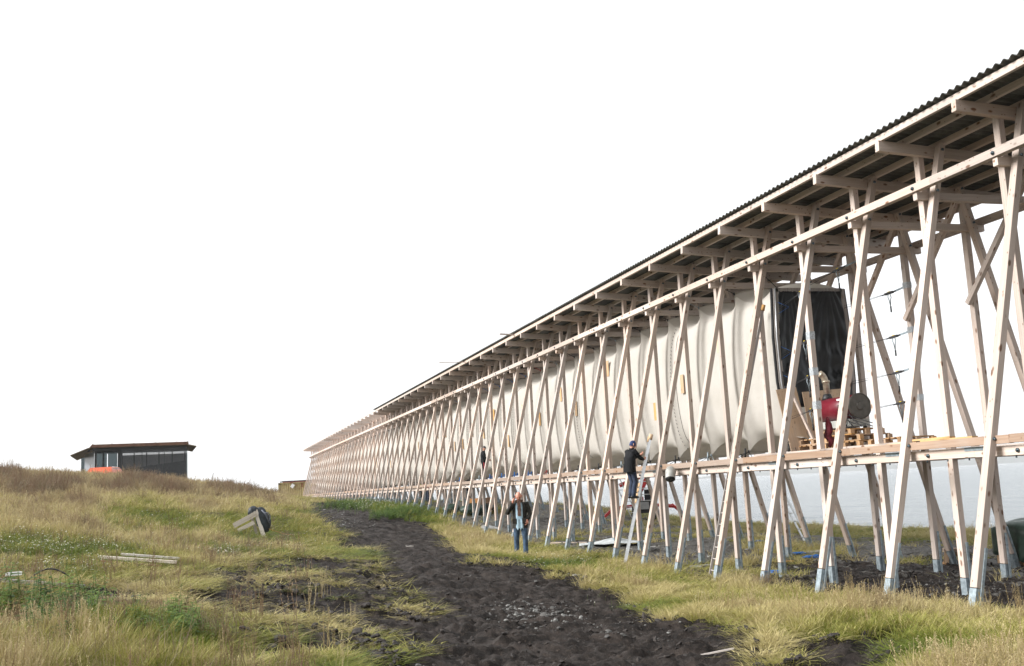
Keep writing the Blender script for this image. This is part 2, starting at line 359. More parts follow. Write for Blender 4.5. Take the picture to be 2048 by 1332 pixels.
def att(n, nm, t='GEOMETRY'):
    a = nd(n, 'ShaderNodeAttribute', attribute_type=t, attribute_name=nm); return a.outputs['Fac']
n1 = noise(n, P, 3, 8, .65); n2_ = noise(n, P, 22, 6, .7); n3 = noise(n, P, 90, 4, .6)
mudc = mixc(n, ramp(n, n1, .35, .7), (.006, .0042, .0033), (.032, .023, .018)); mudc = mixc(n, ramp(n, n2_, .5, .8), mudc, (.085, .066, .053))
rockc = mixc(n, ramp(n, n2_, .3, .7), (.055, .05, .043), (.16, .155, .145)); rockc = mixc(n, ramp(n, n1, .48, .6), rockc, (.035, .028, .02)); rockc = mixc(n, mathn(n, 'MULTIPLY', ramp(n, n3, .6, .75), .6), rockc, (.3, .29, .28))
soil = mixc(n, ramp(n, n2_, .3, .7), (.03, .032, .010), (.085, .075, .03))  # soil, darkened to put the shade between grass blades into its colour
straw = mixc(n, ramp(n, n2_, .3, .75), (.055, .04, .02), (.19, .145, .08))
gr = mixc(n, mathn(n, 'MINIMUM', att(n, 'dry'), 1.), soil, straw)
c = mixc(n, att(n, 'rock'), gr, rockc)
mf = mathn(n, 'ADD', att(n, 'mud'), mathn(n, 'MULTIPLY_ADD', n2_, .8, -.4)); c = mixc(n, ramp(n, mf, .35, .6), c, mudc)
n.links.new(c, p.inputs['Base Color'])
n.links.new(mathn(n, 'MULTIPLY_ADD', ramp(n, n1, .4, .6), -.25, .85), p.inputs['Roughness']); p.inputs['Specular IOR Level'].default_value = .18
bump(n, p, mathn(n, 'ADD', n2_, mathn(n, 'MULTIPLY', n3, .5)), .9, .05)
me.materials.append(m); GMAT = m
go = bpy.data.objects.new('ground', me); COL.objects.link(go); props(go, kind='structure')

# ================================================================ SEA, FAR SHORE
SEA = -2.8
me = bpy.data.meshes.new('sea')
rs = np.concatenate([[0], np.exp(np.linspace(math.log(10), math.log(8500), 60))]); aa = np.linspace(0, 2*math.pi, 97)[:-1]
V = []; F = []
for i, r in enumerate(rs):
    for a in aa: V.append((CX0+r*math.cos(a), CY0+r*math.sin(a), SEA))
for i in range(len(rs)-1):
    for k in range(96): F.append((i*96+k, (i+1)*96+k, (i+1)*96+(k+1) % 96, i*96+(k+1) % 96))
me = from_np('sea', V, F)
m, n, p = new_mat('sea_water'); geo = nd(n, 'ShaderNodeNewGeometry')
mp = nd(n, 'ShaderNodeMapping'); mp.inputs['Scale'].default_value = (1, .42, 1); mp.inputs['Rotation'].default_value = (0, 0, R(-60)); n.links.new(geo.outputs['Position'], mp.inputs[0])
a1 = noise(n, mp.outputs[0], .55, 7, .7); a2 = noise(n, mp.outputs[0], .12, 4)
p.inputs['Base Color'].default_value = (.17, .20, .22, 1); p.inputs['Roughness'].default_value = .12; p.inputs['IOR'].default_value = 1.33
bump(n, p, mathn(n, 'ADD', a1, mathn(n, 'MULTIPLY', a2, 2.)), 1., 2.2); me.materials.append(m)
props(link('sea', me), kind='structure')
# pale surf line where the sea meets the shore
m_far, n, p = new_mat('far_hillside'); geo = nd(n, 'ShaderNodeNewGeometry'); g = noise(n, geo.outputs['Position'], .01, 5)
n.links.new(mixc(n, ramp(n, g, .3, .7), (.05, .07, .06), (.10, .11, .10)), p.inputs['Base Color']); p.inputs['Roughness'].default_value = .9
P = []
for j in range(8):
    row = []
    for i in range(90):
        px = 1250+i*14; D = 4200+j*260
        v = at_depth(px, 930, D); h = (np.clip((px-1330)/420, 0, 1)**.8)*(24+9*fbm(np.array([px/130.]), np.array([j*.4]), 4, 77)[0]*2-4+6*math.sin(px/160.))*math.sin(math.pi*min(1, (j+.0)/5.5))
        row.append((v.x, v.y, SEA-1+max(0, h)*1.15+ (0 if h <= 0 else 2)))
    P.append(row)
props(MB().grid(P).build('hills', m_far), kind='structure')

# the air: one closed box of even, thin mist round everything
m = bpy.data.materials.new('haze'); m.use_nodes = True; m.node_tree.nodes.clear(); o_ = m.node_tree.nodes.new('ShaderNodeOutputMaterial'); pv = m.node_tree.nodes.new('ShaderNodeVolumePrincipled')
pv.inputs['Density'].default_value = .00022; pv.inputs['Color'].default_value = (.97, .985, 1, 1); pv.inputs['Anisotropy'].default_value = .3; m.node_tree.links.new(pv.outputs[0], o_.inputs['Volume'])
props(MB().box((-9000, -9000, -9.), (9000, 9000, 70.)).build('haze', m), kind='stuff')

# ================================================================ TIMBER GALLERY
BAY = 2.08; K0, K1 = -2, 57
gal = empty('timber_gallery', (0, 0, 0), 0, 'long trestle gallery of raked pale timber legs under a dark corrugated roof', 'timber gallery')
def tim(k): return NEWTIM if k > 29 else TIMBER
def top_w(v): return 5.938-.055*(v+.75)
def shoe(parent, L, gap):           # galvanised channel foot, in the leg's own axes (z runs up the leg from its lower end)
    key = 'shoe%.1f' % gap
    if key not in _bc:
        b = MB(); b.box((-.052, -.068, -gap-.35), (.052, .066, -.012)); b.box((.012, -.098, -gap-.3), (.058, -.0765, .62)); b.box((-.06, -.0745, -gap-.3), (-.045, .0745, -.012)); _bc[key] = b.mesh('steel_shoe', [GALV])
    return link('steel_shoe', _bc[key], parent)
def bolt(parent, z, x=0., side=-1, y=.0765):
    if 'bolt' not in _bc:
        b = MB(); b.tube([(0, 0, -.003), (0, .006, 0)], .034, 10); b.tube([(0, 0, 0), (0, .03, 0)], .019, 6); _bc['bolt'] = b.mesh('bolt', [BOLT])
    return link('bolt', _bc['bolt'], parent, None, Matrix.Translation((x, side*y, z)) @ (Matrix.Rotation(math.pi, 4, 'X') if side < 0 else Matrix.Identity(4)))
rl = random.Random(3)
for k in range(K0, K1+1):
    u = k*BAY; T = tim(k); mid = 1.65
    for sgn in (-1, 1):             # raked outer leg: towards the land (-1) and towards the sea (1)
        vf = lambda w: mid+sgn*(mid-.363+.262*(5.06-w)) if True else 0
        gw_ = g1(vf(-2.), u); wb = gw_+(.40 if k < 3 else .32)+rl.uniform(-.03, .05)
        A = Vector((vf(wb), u-.135, wb)); B = Vector((vf(6.0-(.13 if sgn > 0 else 0)), u-.135, 6.0-(.13 if sgn > 0 else 0)))
        leg = member('raked_leg', A, B, .12, .15, gal, T)
        if k < 46: shoe(leg, 0, .35)
        if k <= 9:
            for w in ((5.06, 5.86, .37) if sgn < 0 else (5.06, 5.8)): bolt(leg, (w-A.z)/math.cos(math.atan(.262)), 0, -1)
        # upright post
        v = .30 if sgn < 0 else 3.0; gw_ = g1(v, u); wb = gw_+.30
        post = member('post', (v, u+.135, wb), (v, u+.135, 5.86 if sgn < 0 else 5.70), .12, .14, gal, T)
        if k < 46: shoe(post, 0, .35)
    # roof bearer and tie
    member('roof_bearer', (-.70, u, top_w(-.70)), (4.10, u, top_w(4.10)), .20, .115, gal, T, (0, 0, 1))
    member('tie_beam', (.02+rl.uniform(-.02, .02), u, 4.995), (3.34, u, 4.995), .145, .115, gal, T, (0, 0, 1))
    member('deck_joist', (-.62, u+.0, .19), (3.9, u+.0, .19), .14, .10, gal, T, (0, 0, 1))
    if k < K1: # knee brace on the sea side, one to each bay
        member('brace', (2.86, u+.14, 3.38), (2.86, u-2.02, 5.72), .10, .12, gal, T, (1, 0, 0))
def run(name, v, w, tv, tw, step, y0, y1, jit=0., mats=None, off=0.):
    y = y0+off
    first = True
    while y < y1-.3:
        e = min(y+step, y1); d = rl.uniform(-jit, jit); a = y0 if first else y; first = False
        member(name, (v, a+.002, w+d), (v, e-.002, w+d), tw, tv, gal, (mats or (NEWTIM if a > 62 else TIMBER)), (0, 0, 1)); y = e
Y0, Y1 = K0*BAY-.5, K1*BAY+.25; ROOF1 = 61.75
for v in (.035, 3.32): run('rail_beam', v, 5.150, .13, .15, BAY*3, Y0, Y1)
run('deck_beam', -.69, .185, .10, .155, BAY*2, Y0, Y1, .004, None, .9); run('deck_beam', 4.0, .33, .10, .13, BAY*3, Y0, Y1)
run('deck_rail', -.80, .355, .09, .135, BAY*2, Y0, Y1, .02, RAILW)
for v in (-.605, -.05, .66, 1.37, 2.08, 2.79, 3.5, 4.02):
    run('purlin', v, top_w(v)+.163, .075, .12, BAY*6, Y0, ROOF1+1.2 if v > -.5 else ROOF1+.8)
run('eave_batten', -.64, top_w(-.64)+.13, .04, .05, BAY*9, ROOF1+1, Y1)
for v in (.66, 3.5): run('eave_batten', v, top_w(v)+.13, .04, .05, BAY*9, ROOF1+1, Y1)
# rail bolts and steel splice plates on the landward beams
if True:
    for k in range(K0, 22):
        b = MB(); b.tube([(-.032, k*BAY-.02, 5.14), (-.053, k*BAY-.02, 5.14)], .034, 10); b.tube([(-.053, k*BAY-.02, 5.14), (-.070, k*BAY-.02, 5.14)], .018, 6); b.build('bolt', BOLT, gal)
        b = MB(); b.tube([(-.742, k*BAY-.55, .18), (-.765, k*BAY-.55, .18)], .034, 10); b.tube([(-.765, k*BAY-.55, .18), (-.785, k*BAY-.55, .18)], .018, 6); b.build('bolt', BOLT, gal)
    for k in (-1, 0, 1, 3, 6, 9, 12, 14):
        b = MB(); b.box((-.751, k*BAY+.12, .215), (-.743, k*BAY+.62, .275)); b.box((-.80, k*BAY+.12, .270), (-.751, k*BAY+.62, .276)); b.build('splice_plate', GALV, gal)
    for y in np.arange(-2, 24, .52):
        b = MB(); b.tube([(-.69, y, .105), (-.69, y, .065)], .014, 6); b.build('bolt', BOLT, gal)
# corrugated roof sheets
ROOF = plain('roof_sheet', (.065, .068, .058), .55, 0, .25, 2, .1, 30, dirt=(.10, .10, .085))
WAVE = .1775
def sheet_mesh():
    b = MB(); P = []; nW = 6; ns = 8
    for side, dz in ((0, 0), (1, .0075)):
        rows = []
        for v in (-.735, 1.7, 4.22):
            rows.append([(v, i/ns*WAVE, top_w(v)+.262+dz+.026*math.cos(2*math.pi*i/ns)+.003) for i in range(nW*ns+3)])
        if side == 0: rows = [r[::-1] for r in rows]
        b.grid(rows, True); P.append(rows)
    lo, hi = P[0][0][::-1], P[1][0]
    o = len(b.v); m = len(lo); b.add(lo+hi, [(i, i+1, m+i+1, m+i) for i in range(m-1)])
    lo, hi = P[0][-1][::-1], P[1][-1]; b.add(lo+hi, [(i, m+i, m+i+1, i+1) for i in range(m-1)])
    return b.mesh('roof_sheet', [ROOF])
sm_ = sheet_mesh(); y = Y0-.3; i = 0
while y < ROOF1-.2:
    link('roof_sheet', sm_, gal, None, Matrix.Translation((rl.uniform(-.006, .006), y, .0012*(i % 2)))); y += 6*WAVE; i += 1
# stray battens still poking out of the eave
member('batten', (-1.9, 34.4, 6.10), (.4, 34.1, 6.08), .03, .05, gal, TIMBER, (0, 0, 1)); member('batten', (-1.25, 26.0, 6.16), (.2, 26.0, 6.08), .05, .09, gal, TIMBER, (0, 0, 1))
# planks of the working platform
for i in range(9):
    v = .25+i*.31; member('deck_plank', (v, 2.2+rl.uniform(-.25, .25), .475+rl.uniform(0, .006)), (v, 9.3+rl.uniform(-.3, .3), .475+rl.uniform(0, .006)), .28, .04, gal, PALW if i in (1, 5, 6) else TIMBER, (1, 0, 0))
for (a, b_, c) in ((-.1, 1.1, .46), (.15, 2.9, .46), (.1, 1.9, .50)):
    member('deck_plank', (a, b_, c), (a+.03, b_+1.4, c), .12, .035, gal, PLY, (1, 0, 0))

# ================================================================ CANVAS COCOON
m, n, p = new_mat('canvas'); geo = nd(n, 'ShaderNodeNewGeometry'); P_ = geo.outputs['Position']
g = noise(n, P_, 1.2, 5, .6)
def vmul(n, v, t):
    b = n.nodes.new('ShaderNodeVectorMath'); b.operation = 'MULTIPLY'; n.links.new(v, b.inputs[0]); b.inputs[1].default_value = t; return b.outputs[0]
g2 = noise(n, vmul(n, P_, (1, 9, .5)), 1, 4); g3 = noise(n, vmul(n, P_, (1, 3, 14)), 1, 5, .7)
c = mixc(n, ramp(n, g, .3, .75), (.66, .63, .585), (.585, .555, .505)); c = mixc(n, mathn(n, 'MULTIPLY', ramp(n, g3, .55, .8), .35), c, (.45, .40, .34))
n.links.new(c, p.inputs['Base Color']); p.inputs['Roughness'].default_value = .85; p.inputs['Specular IOR Level'].default_value = .15
bump(n, p, mathn(n, 'ADD', g2, mathn(n, 'MULTIPLY', g3, .35)), .3, .02)
# faint warp/weft of the cloth
tl = nd(n, 'ShaderNodeBsdfTranslucent'); n.links.new(c, tl.inputs[0]); mx = nd(n, 'ShaderNodeMixShader'); mx.inputs[0].default_value = .42
o_ = [x for x in n.nodes if x.type == 'OUTPUT_MATERIAL'][0]; n.links.new(p.outputs[0], mx.inputs[1]); n.links.new(tl.outputs[0], mx.inputs[2]); n.links.new(mx.outputs[0], o_.inputs[0])
CANVAS = m
STITCH = plain('lacing', (.06, .05, .045), .8)
coc = empty('canvas_cocoon', (0, 8.35, 0), 0, 'long cream canvas tube slung between the posts of the timber gallery', 'canvas cocoon')
CM = 1.62; C0, C1 = 8.36, 56.4*BAY
def side_profile(t):                # t 0..1 from bottom edge to top edge: half width and height
    w = .86+t*(4.52-.86)
    hw = .86+.17*math.sin(math.pi*min(1, t*1.05))**.8-.05*(1-t)
    return hw, w
NT, NS = 28, 20
def ring(u):
    ph = (u/BAY) % 1.; d = min(ph, 1-ph)*BAY            # distance to the nearest frame
    pk = math.exp(-(d/.16))                               # pulled out at the tie points
    sw = math.sin(math.pi*ph)**1.0
    fade = 1.0 if u > C0+1.2 else (u-C0)/1.2
    o = []
    for j in range(NT+1):
        t = j/NT; hw, w = side_profile(t); edge = (abs(2*t-1))**9
        w += (t-.5)*2*edge*(.26*pk*fade)-(t-.5)*2*(edge)*.11*sw**.6*fade
        hw += edge*(.03*pk-.24*sw**.6)*fade+.002*pk*(1-edge)-.006*sw*(1-edge)
        o.append((hw, w))
    return o
us = []
u = C0
while u < C1:
    us.append(u); ph = (u/BAY) % 1.; d = min(ph, 1-ph)*BAY
    u += .035 if d < .14 else .10 if u < 45 else .2
    k_ = math.ceil((us[-1]+1e-6)/BAY)*BAY
    if us[-1] < k_ < u: u = k_
us.append(C1)
V = []; F = []; ny = 7
def fullring(u):
    r = ring(u); L = []
    for hw, w in r: L.append((CM-hw, u, w))               # landward side, bottom to top
    hw, w = r[-1]
    for i in range(1, ny): a = -hw+2*hw*i/ny; L.append((CM+a, u, w+.28*(1-(a/hw)**2)*.5))
    for hw, w in r[::-1]: L.append((CM+hw, u, w))
    hw, w = r[0]
    for i in range(1, ny): a = hw-2*hw*i/ny; L.append((CM+a, u, w-.03*(1-(a/hw)**2)))
    return L
rings = [fullring(u) for u in us]; m_ = len(rings[0])
jit = RNG.normal(0, .0025, (len(rings), m_))
V = [(x+jit[i, j]*(1 if x < CM else -1), y-8.35, z) for i, r in enumerate(rings) for j, (x, y, z) in enumerate(r)]
F = [(i*m_+j, (i+1)*m_+j, (i+1)*m_+(j+1) % m_, i*m_+(j+1) % m_) for i in range(len(rings)-1) for j in range(m_)]
cb = MB(); RW = [[V[i*m_+j] for j in range(m_)]+[V[i*m_]] for i in range(len(rings))]
for a_, c_ in ((0, NT), (NT, NT+ny), (NT+ny, 2*NT+ny), (2*NT+ny, m_)): cb.grid([r[a_:c_+1] for r in RW][::-1])
cb.build('canvas', CANVAS, coc)
# laced seams every few bays, rope ties at every frame
for k in (6, 10, 14, 18, 22, 26, 30, 34):
    b = MB()
    for off in (-.62, -.30): 
        u = k*BAY+BAY+off; r = ring(u)
        pts = [(CM-hw-.012, u+.16*math.sin(math.pi*(1-j/NT))*.6, w) for j, (hw, w) in enumerate(r)]
        if off < -.5: b.tube([(x, y-8.35, z) for x, y, z in pts], .006, 5)
        else:
            for q in range(34):
                t = q/33*NT*.98; j = int(t); f_ = t-j; a, c2 = Vector(pts[j]), Vector(pts[min(j+1, NT)]); pp = a.lerp(c2, f_)-Vector((0, 8.35, 0))
                b.tube([pp+Vector((-.004, -.015, -.02)), pp+Vector((-.004, .015, .02))], .008, 4)
    b.build('lacing', STITCH, coc)
for k in range(4, 57):
    u = k*BAY; r = ring(u); b = MB()
    hw, w = r[0]; tip = Vector((CM-hw, u-8.35, w)); tt = Vector((CM-r[-1][0], u-8.35, r[-1][1]))
    b.tube([tip, (.42, u-8.2, .50)], .012, 5); b.tube([tip, (.55, u-8.9, .46)], .008, 5); b.tube([tip, (.7, u-7.8, .46)], .008, 5); b.tube([tip+Vector((0, 0, -.03)), tip+Vector((-.02, 0, .05))], .022, 6)
    b.tube([tt, (.36, u-8.2, 5.0)], .010, 5); b.tube([tt+Vector((0, 0, .03)), tt-Vector((-.01, 0, .05))], .02, 6)
    b.tube([(.55, u-8.55, .46), (.57, u-8.55, .70)], .025, 6)
    b.build('tie_rope', BLUER if k in (14, 15, 16, 17, 20) else BRED if k == 13 else BLACK if k % 3 else GALV, coc)
# pale near end: timber hoop, lacing and hem
b = MB(); e0 = fullring(C0)
FR = [(CM-.93, 4.50), (CM-1.0, 3.3), (CM-.99, 2.2), (CM-.86, 1.0)]
for sg in (1, -1):
    pts = [(CM+(x-CM)*sg, -.06, w) for x, w in FR]
    for i in range(3): b.bar(pts[i], pts[i+1], .13, .03, (1, 0, 0))
b.bar((CM-.93, -.06, 4.46), (CM+.93, -.06, 4.46), .10, .03, (0, 0, 1)); b.build('end_frame', OLDW, coc)
b = MB(); b.tube([(x-.09, -.02, w) for x, w in FR], .035, 8); b.tube([(CM+(CM-x)+.09, -.02, w) for x, w in FR], .035, 8); b.build('edge_piping', BLACK, coc)
b = MB(); b.tube([(x-.035, -.10, w) for x, w in FR], .016, 8); b.build('lacing_rod', ALU, coc)
b = MB()
for w in (4.15, 3.05, 2.35, 1.35):
    x = CM-.95
    b.tube([(x, -.11, w), (x+.26, -.20, w-.14), (x, -.11, w-.30)], .005, 5)
b.build('lacing_cord', BLUER, coc)
# canvas flap drooping under the near end
P = []
for i in range(9):
    t = i/8; P.append([(CM-.9+1.8*j/12, .02-t*.55, .92-.16*math.sin(math.pi*j/12)-.10*t+.05*math.sin(j*2.1)*t) for j in range(13)])
P2 = MB().grid(P).mesh('canvas_flap', [CANVAS]); link('canvas_flap', thicken(P2, .006), coc)
# plywood window boards fixed to the canvas
PW = [(13.559, 2.726), (15.597, 2.099), (11.25, 3.603), (31.81, 2.12), (36.047, 2.758), (38.322, 2.982), (42.355, 2.42), (40.486, 2.456), (46.692, 3.385), (44.556, 3.335), (27.0, 2.75), (24.3, 3.5), (22.6, 2.8), (29.4, 3.3), (49.5, 2.3), (52.5, 3.0), (54.6, 2.5), (57.5, 3.3), (60.2, 2.7), (63.1, 2.2), (19.4, 3.9), (34.1, 3.5), (66, 3), (69.5, 2.4), (73, 3.1)]
for i, (u, w) in enumerate(PW):
    t = (w-.86)/3.66; x = CM-side_profile(t)[0]-.03
    b = MB(); b.box((-.018, -.10, -.27), (.0, .10, .27)); b.build('window_board', PLY, coc, Matrix.Translation((x, u-8.35, w)) @ Matrix.Rotation(rl.uniform(-.03, .03), 4, 'X'))

# ---------------------------------------------------------------- black sheeting over the open end
TARP = plain('black_plastic', (.006, .007, .008), .3, 0, .2, 4, .5, 5, .35)
def tarp():
    N = 60; M_ = 66; P = []
    for j in range(M_+1):
        t = j/M_; w = 4.42-t*2.85; hw = .86+.10*math.sin(math.pi*min(1, (4.5-w)/3.6)); row = []
        for i in range(N+1):
            s = i/N; x = CM-hw+2*hw*s
            c1, c2 = math.atan2(x-(CM-.6), .2+(4.55-w)), math.atan2(x-(CM+.5), .2+(4.55-w))
            y = .020*math.sin(c1*31+3*math.sin(c1*5))*math.exp(-((x-CM+.5)/.6)**2)*(1-t*.4)+.022*math.sin(c2*29+1+3*math.sin(c2*4))*math.exp(-((x-CM-.5)/.6)**2)
            nn = float(fbm(np.array([x*2.2]), np.array([w*1.6]), 4, 88)[0]); y += .10*(nn-.5)+.035*math.sin((w+.25*s)*9+5*nn)*t**1.5
            y += .16*math.sin(math.pi*s)*math.sin(math.pi*t)
            row.append((x, y, w))
        P.append(row)
    b = MB().grid(P)
    # loose lower corner hanging down the landward side
    P = [[(CM-.93+.34*i/8+.05*math.sin(j*.8), .02+.03*math.sin(i*2.3+j*.9), 2.05-j*.115) for i in range(9)] for j in range(12)]
    b.grid(P); return thicken(b.mesh('plastic_sheeting', [TARP]), .004)
t_ = link('plastic_sheeting', tarp(), None, None, Matrix.Translation((0, 8.26, 0))); props(t_, 'crinkled black plastic sheeting closing the near end of the canvas cocoon', 'plastic sheeting')
o = member('plywood_sheet', (.80, 7.95, .50), (.64, 8.14, 2.02), .55, .02, None, PLY, (1, 0, 0)); props(o, 'tall plywood sheet leaning under the black plastic at the cocoon mouth', 'plywood sheet')
o = member('plywood_sheet', (1.70, 8.02, .50), (1.62, 8.14, 1.95), 1.1, .02, None, OLDW if False else PLY, (1, 0, 0)); props(o, 'wide plywood sheet standing behind the red heater and its flue', 'plywood sheet')
o = member('wooden_batten', (1.02, 7.6, .5), (.62, 7.9, 1.95), .05, .07, None, TIMBER, (1, 0, 0)); props(o, 'single pale batten propped against the tall plywood sheet', 'batten')

# ---------------------------------------------------------------- red hot-air heater on its stack of pallets
def pallet(z, y, x, label, rz=0.):
    e = empty('pallet', (x, y, z), rz, label, 'pallet', 'pallets stacked under the red heater')
    for i in range(6): member('top_board', (-.4, -.5+i*.195+.02, .122), (.4, -.5+i*.195+.02, .122), .13, .022, e, PALW, (0, 1, 0))
    for i in range(3):
        member('bottom_board', (-.37+i*.37, -.6, .011), (-.37+i*.37, .6, .011), .10, .022, e, PALW, (1, 0, 0))
        for j in range(3): member('block', (-.37+i*.37, -.53+j*.53, .023), (-.37+i*.37, -.53+j*.53, .110), .10, .12, e, PALW, (1, 0, 0))
    return e
pallet(.500, 6.15, 1.15, 'bottom pallet of the front stack under the red heater'); pallet(.636, 6.18, 1.17, 'middle pallet of the front stack under the red heater', .03); pallet(.772, 6.35, 1.13, 'topmost pallet of the front stack under the red heater', -.04)
pallet(.500, 7.45, 1.15, 'lower pallet of the stack at the plywood end of the heater', .02); pallet(.636, 7.42, 1.18, 'upper pallet of the stack at the plywood end of the heater')
pallet(.500, 4.85, 1.25, 'single pallet in front of the heater towards the open bays', -.05)
he = empty('space_heater', (1.25, 6.72, .91), 0, 'dark red drum-shaped space heater with bent flue on stacked pallets', 'heater')
b = MB(); b.tube([(0, -.55, .50), (0, .85, .50)], .27, 28); b.build('drum', REDP, he)
b = MB(); P = []
for r_, y in ((.285, -.52), (.292, -.575), (.275, -.585), (.265, -.568), (.10, -.574), (.09, -.59), (.05, -.594), (.0001, -.594)):
    P.append([(r_*math.cos(2*math.pi*i/32), y, .50+r_*math.sin(2*math.pi*i/32)) for i in range(33)])
b.grid(P, False); b.build('fan_cover', plain('fan_cover_grey', (.085, .08, .07), .45, .3, .2), he)
b = MB(); b.tube([(0, .84, .5), (0, .93, .5)], .20, 20); b.build('outlet', BLACK, he)
b = MB(); b.box((-.25, -.5, .06), (.25, .85, .22)); b.build('tray', plain('tray_grey', (.35, .36, .34), .5), he)
b = MB(); [b.bar((sx*.2, y, 0), (sx*.2, y, .07), .05, .05) for sx in (-1, 1) for y in (-.4, .75)]; b.build('foot', BLACK, he)
b = MB(); pts = [(0, .66, .76), (0, .66, 1.18)]+[(-.02-.21*(1-math.cos(a)), .66+.0*a, 1.18+.21*math.sin(a)) for a in np.linspace(.15, 1.15, 7)]
b.tube(pts, .075, 16); b.tube([(0, .66, 1.15), (0, .66, 1.20)], .092, 16); b.build('flue', plain('flue_metal', (.42, .36, .28), .45, .5, .25, 12), he)
b = MB(); b.tube([(0, .66, .74), (0, .66, .80), (0, .66, .88)], [.13, .115, .085], 14); b.build('flue_collar', BLACK, he)
b = MB(); b.box((-.34, -.42, .42), (-.28, -.22, .56)); b.tube([(-.3, -.4, .62), (-.3, -.25, .62)], .025, 8); b.build('control_box', BLACK, he)
b = MB(); b.box((-.2725, -.35, .66), (-.16, -.1, .70)); b.build('data_plate', WHITEP, he)
b = MB()
for i in range(11):
    r2 = random.Random(i); a = Vector((-.28+r2.uniform(-.02, .1), -.35+r2.uniform(-.2, .3), .3+r2.uniform(0, .2))); c_ = Vector((-.2+r2.uniform(-.2, .4), -.75+r2.uniform(-.3, .5), .02+r2.uniform(-.04, .06)))
    mdl = (a+c_)/2+Vector((-.12+r2.uniform(-.1, .1), r2.uniform(-.25, .2), -.12+r2.uniform(-.15, .25)))
    b.tube([a*(1-t)**2+mdl*2*t*(1-t)+c_*t*t for t in np.linspace(0, 1, 9)], .011, 5)
b.build('hose', BLACK, he)
b = MB(); b.tube([(.03*math.sin(t*2.1), .03*math.cos(t*3), t*.13-.42) for t in range(6)], [.03, .07, .09, .085, .07, .03], 10)
o = b.build('red_bag', plain('red_cloth', (.11, .010, .018), .85, 0, .4, 8, .5, 14), None, Matrix.Translation((.52, 6.35, .95))); props(o, 'crumpled dark red bag hanging at the deck edge beside the pallets', 'bag')
# ---------------------------------------------------------------- ratchet pullers
def puller(post, tipw, xpos, label):
    """post: strap anchor, xpos: tool, tipw: anchor on the cocoon"""
    e = empty('ratchet_puller', xpos, 0, label, 'ratchet puller', 'ratchet pullers bracing the cocoon mouth')
    o = Vector(xpos); A, B = Vector(post)-o, Vector(tipw)-o; d = (A-B).normalized()
    b = MB(); b.bar(-d*.12, d*.12, .05, .06, (0, 0, 1)); b.tube([-d*.22, -d*.12], .016, 6); b.tube([d*.12, d*.2], .02, 6); b.build('body', BLACK, e)
    b = MB(); b.bar(-d*.03+Vector((0, -.003, .012)), d*.035+Vector((0, -.003, .012)), .054, .05, (0, 0, 1)); b.build('yellow_label', YEL, e)
    b = MB(); b.tube([Vector((-.03, 0, -.03)), (-.045, 0, -.10), (-.02, 0, -.17), (0, -.01, -.34)], .011, 6); b.tube([Vector((.03, 0, -.03)), (.045, 0, -.10), (.02, 0, -.17), (0, -.01, -.30)], .011, 6); b.build('handle', GALV, e)
    b = MB(); b.tube([(0, -.01, -.32), (0, -.01, -.46)], .02, 6); b.build('grip', BLACK, e)
    b = MB(); b.tube([-d*.2, B], .006, 5); b.tube([-d*.2+Vector((0, 0, .01)), B+Vector((0, 0, .06))], .004, 5); b.build('cable', BLACK, e)
    b = MB(); b.bar(d*.18, A, .008, .045, (1, 0, 0)); b.build('strap', GALV, e)
    return e
TAPE = plain('silver_tape', (.45, .48, .5), .3, .5, .3, 40, .6, 60)
for w_ in (4.15, 3.03, 2.22, 1.47):
    o = MB().box((-.066, -.076, -.09), (.066, .076, .09)).build('duct_tape', TAPE, None, Matrix.Translation((.30, 6.375, w_)) @ Euler((rl.uniform(-.08, .08), 0, 0)).to_matrix().to_4x4())
    props(o, {4.15: 'silver tape band near the top of the post by the cocoon mouth', 3.03: 'second silver tape band from the top on the post by the cocoon mouth', 2.22: 'third silver tape band from the top on the post by the cocoon mouth', 1.47: 'lowest silver tape band on the post, level with the red heater'}[w_], 'duct tape', 'silver tape bands on the post by the cocoon mouth')
WN = {0: 'topmost', 1: 'second from the top', 2: 'third from the top', 3: 'lowest'}
for i, w_ in enumerate((4.15, 3.0, 2.2, 1.45)):
    puller((.35, 6.45, w_+.0), (.72, 8.26, w_-.18), (.42, 6.80, w_-.06), 'ratchet puller on the taped landward post, '+WN[i]+' of its column')
for i, w_ in enumerate((4.12, 3.07, 2.22, 1.5)):
    puller((2.98, 6.42, w_+.06), (2.56, 8.26, w_-.12), (2.90, 6.92, w_), 'ratchet puller on the seaward side against the sky, '+WN[i]+' of its column')
    o = MB().box((-.067, -.077, -.07), (.067, .077, .07)).build('duct_tape', TAPE, None, Matrix.Translation((3.0, 6.375, w_+.08))); props(o, 'silver tape band on the seaward post, '+WN[i]+' of four', 'duct tape', 'silver tape bands on the seaward post')
puller((2.4, 7.0, 5.0), (1.5, 8.3, 4.5), (1.95, 7.5, 4.8), 'ratchet puller up under the roof bearers above the cocoon mouth')

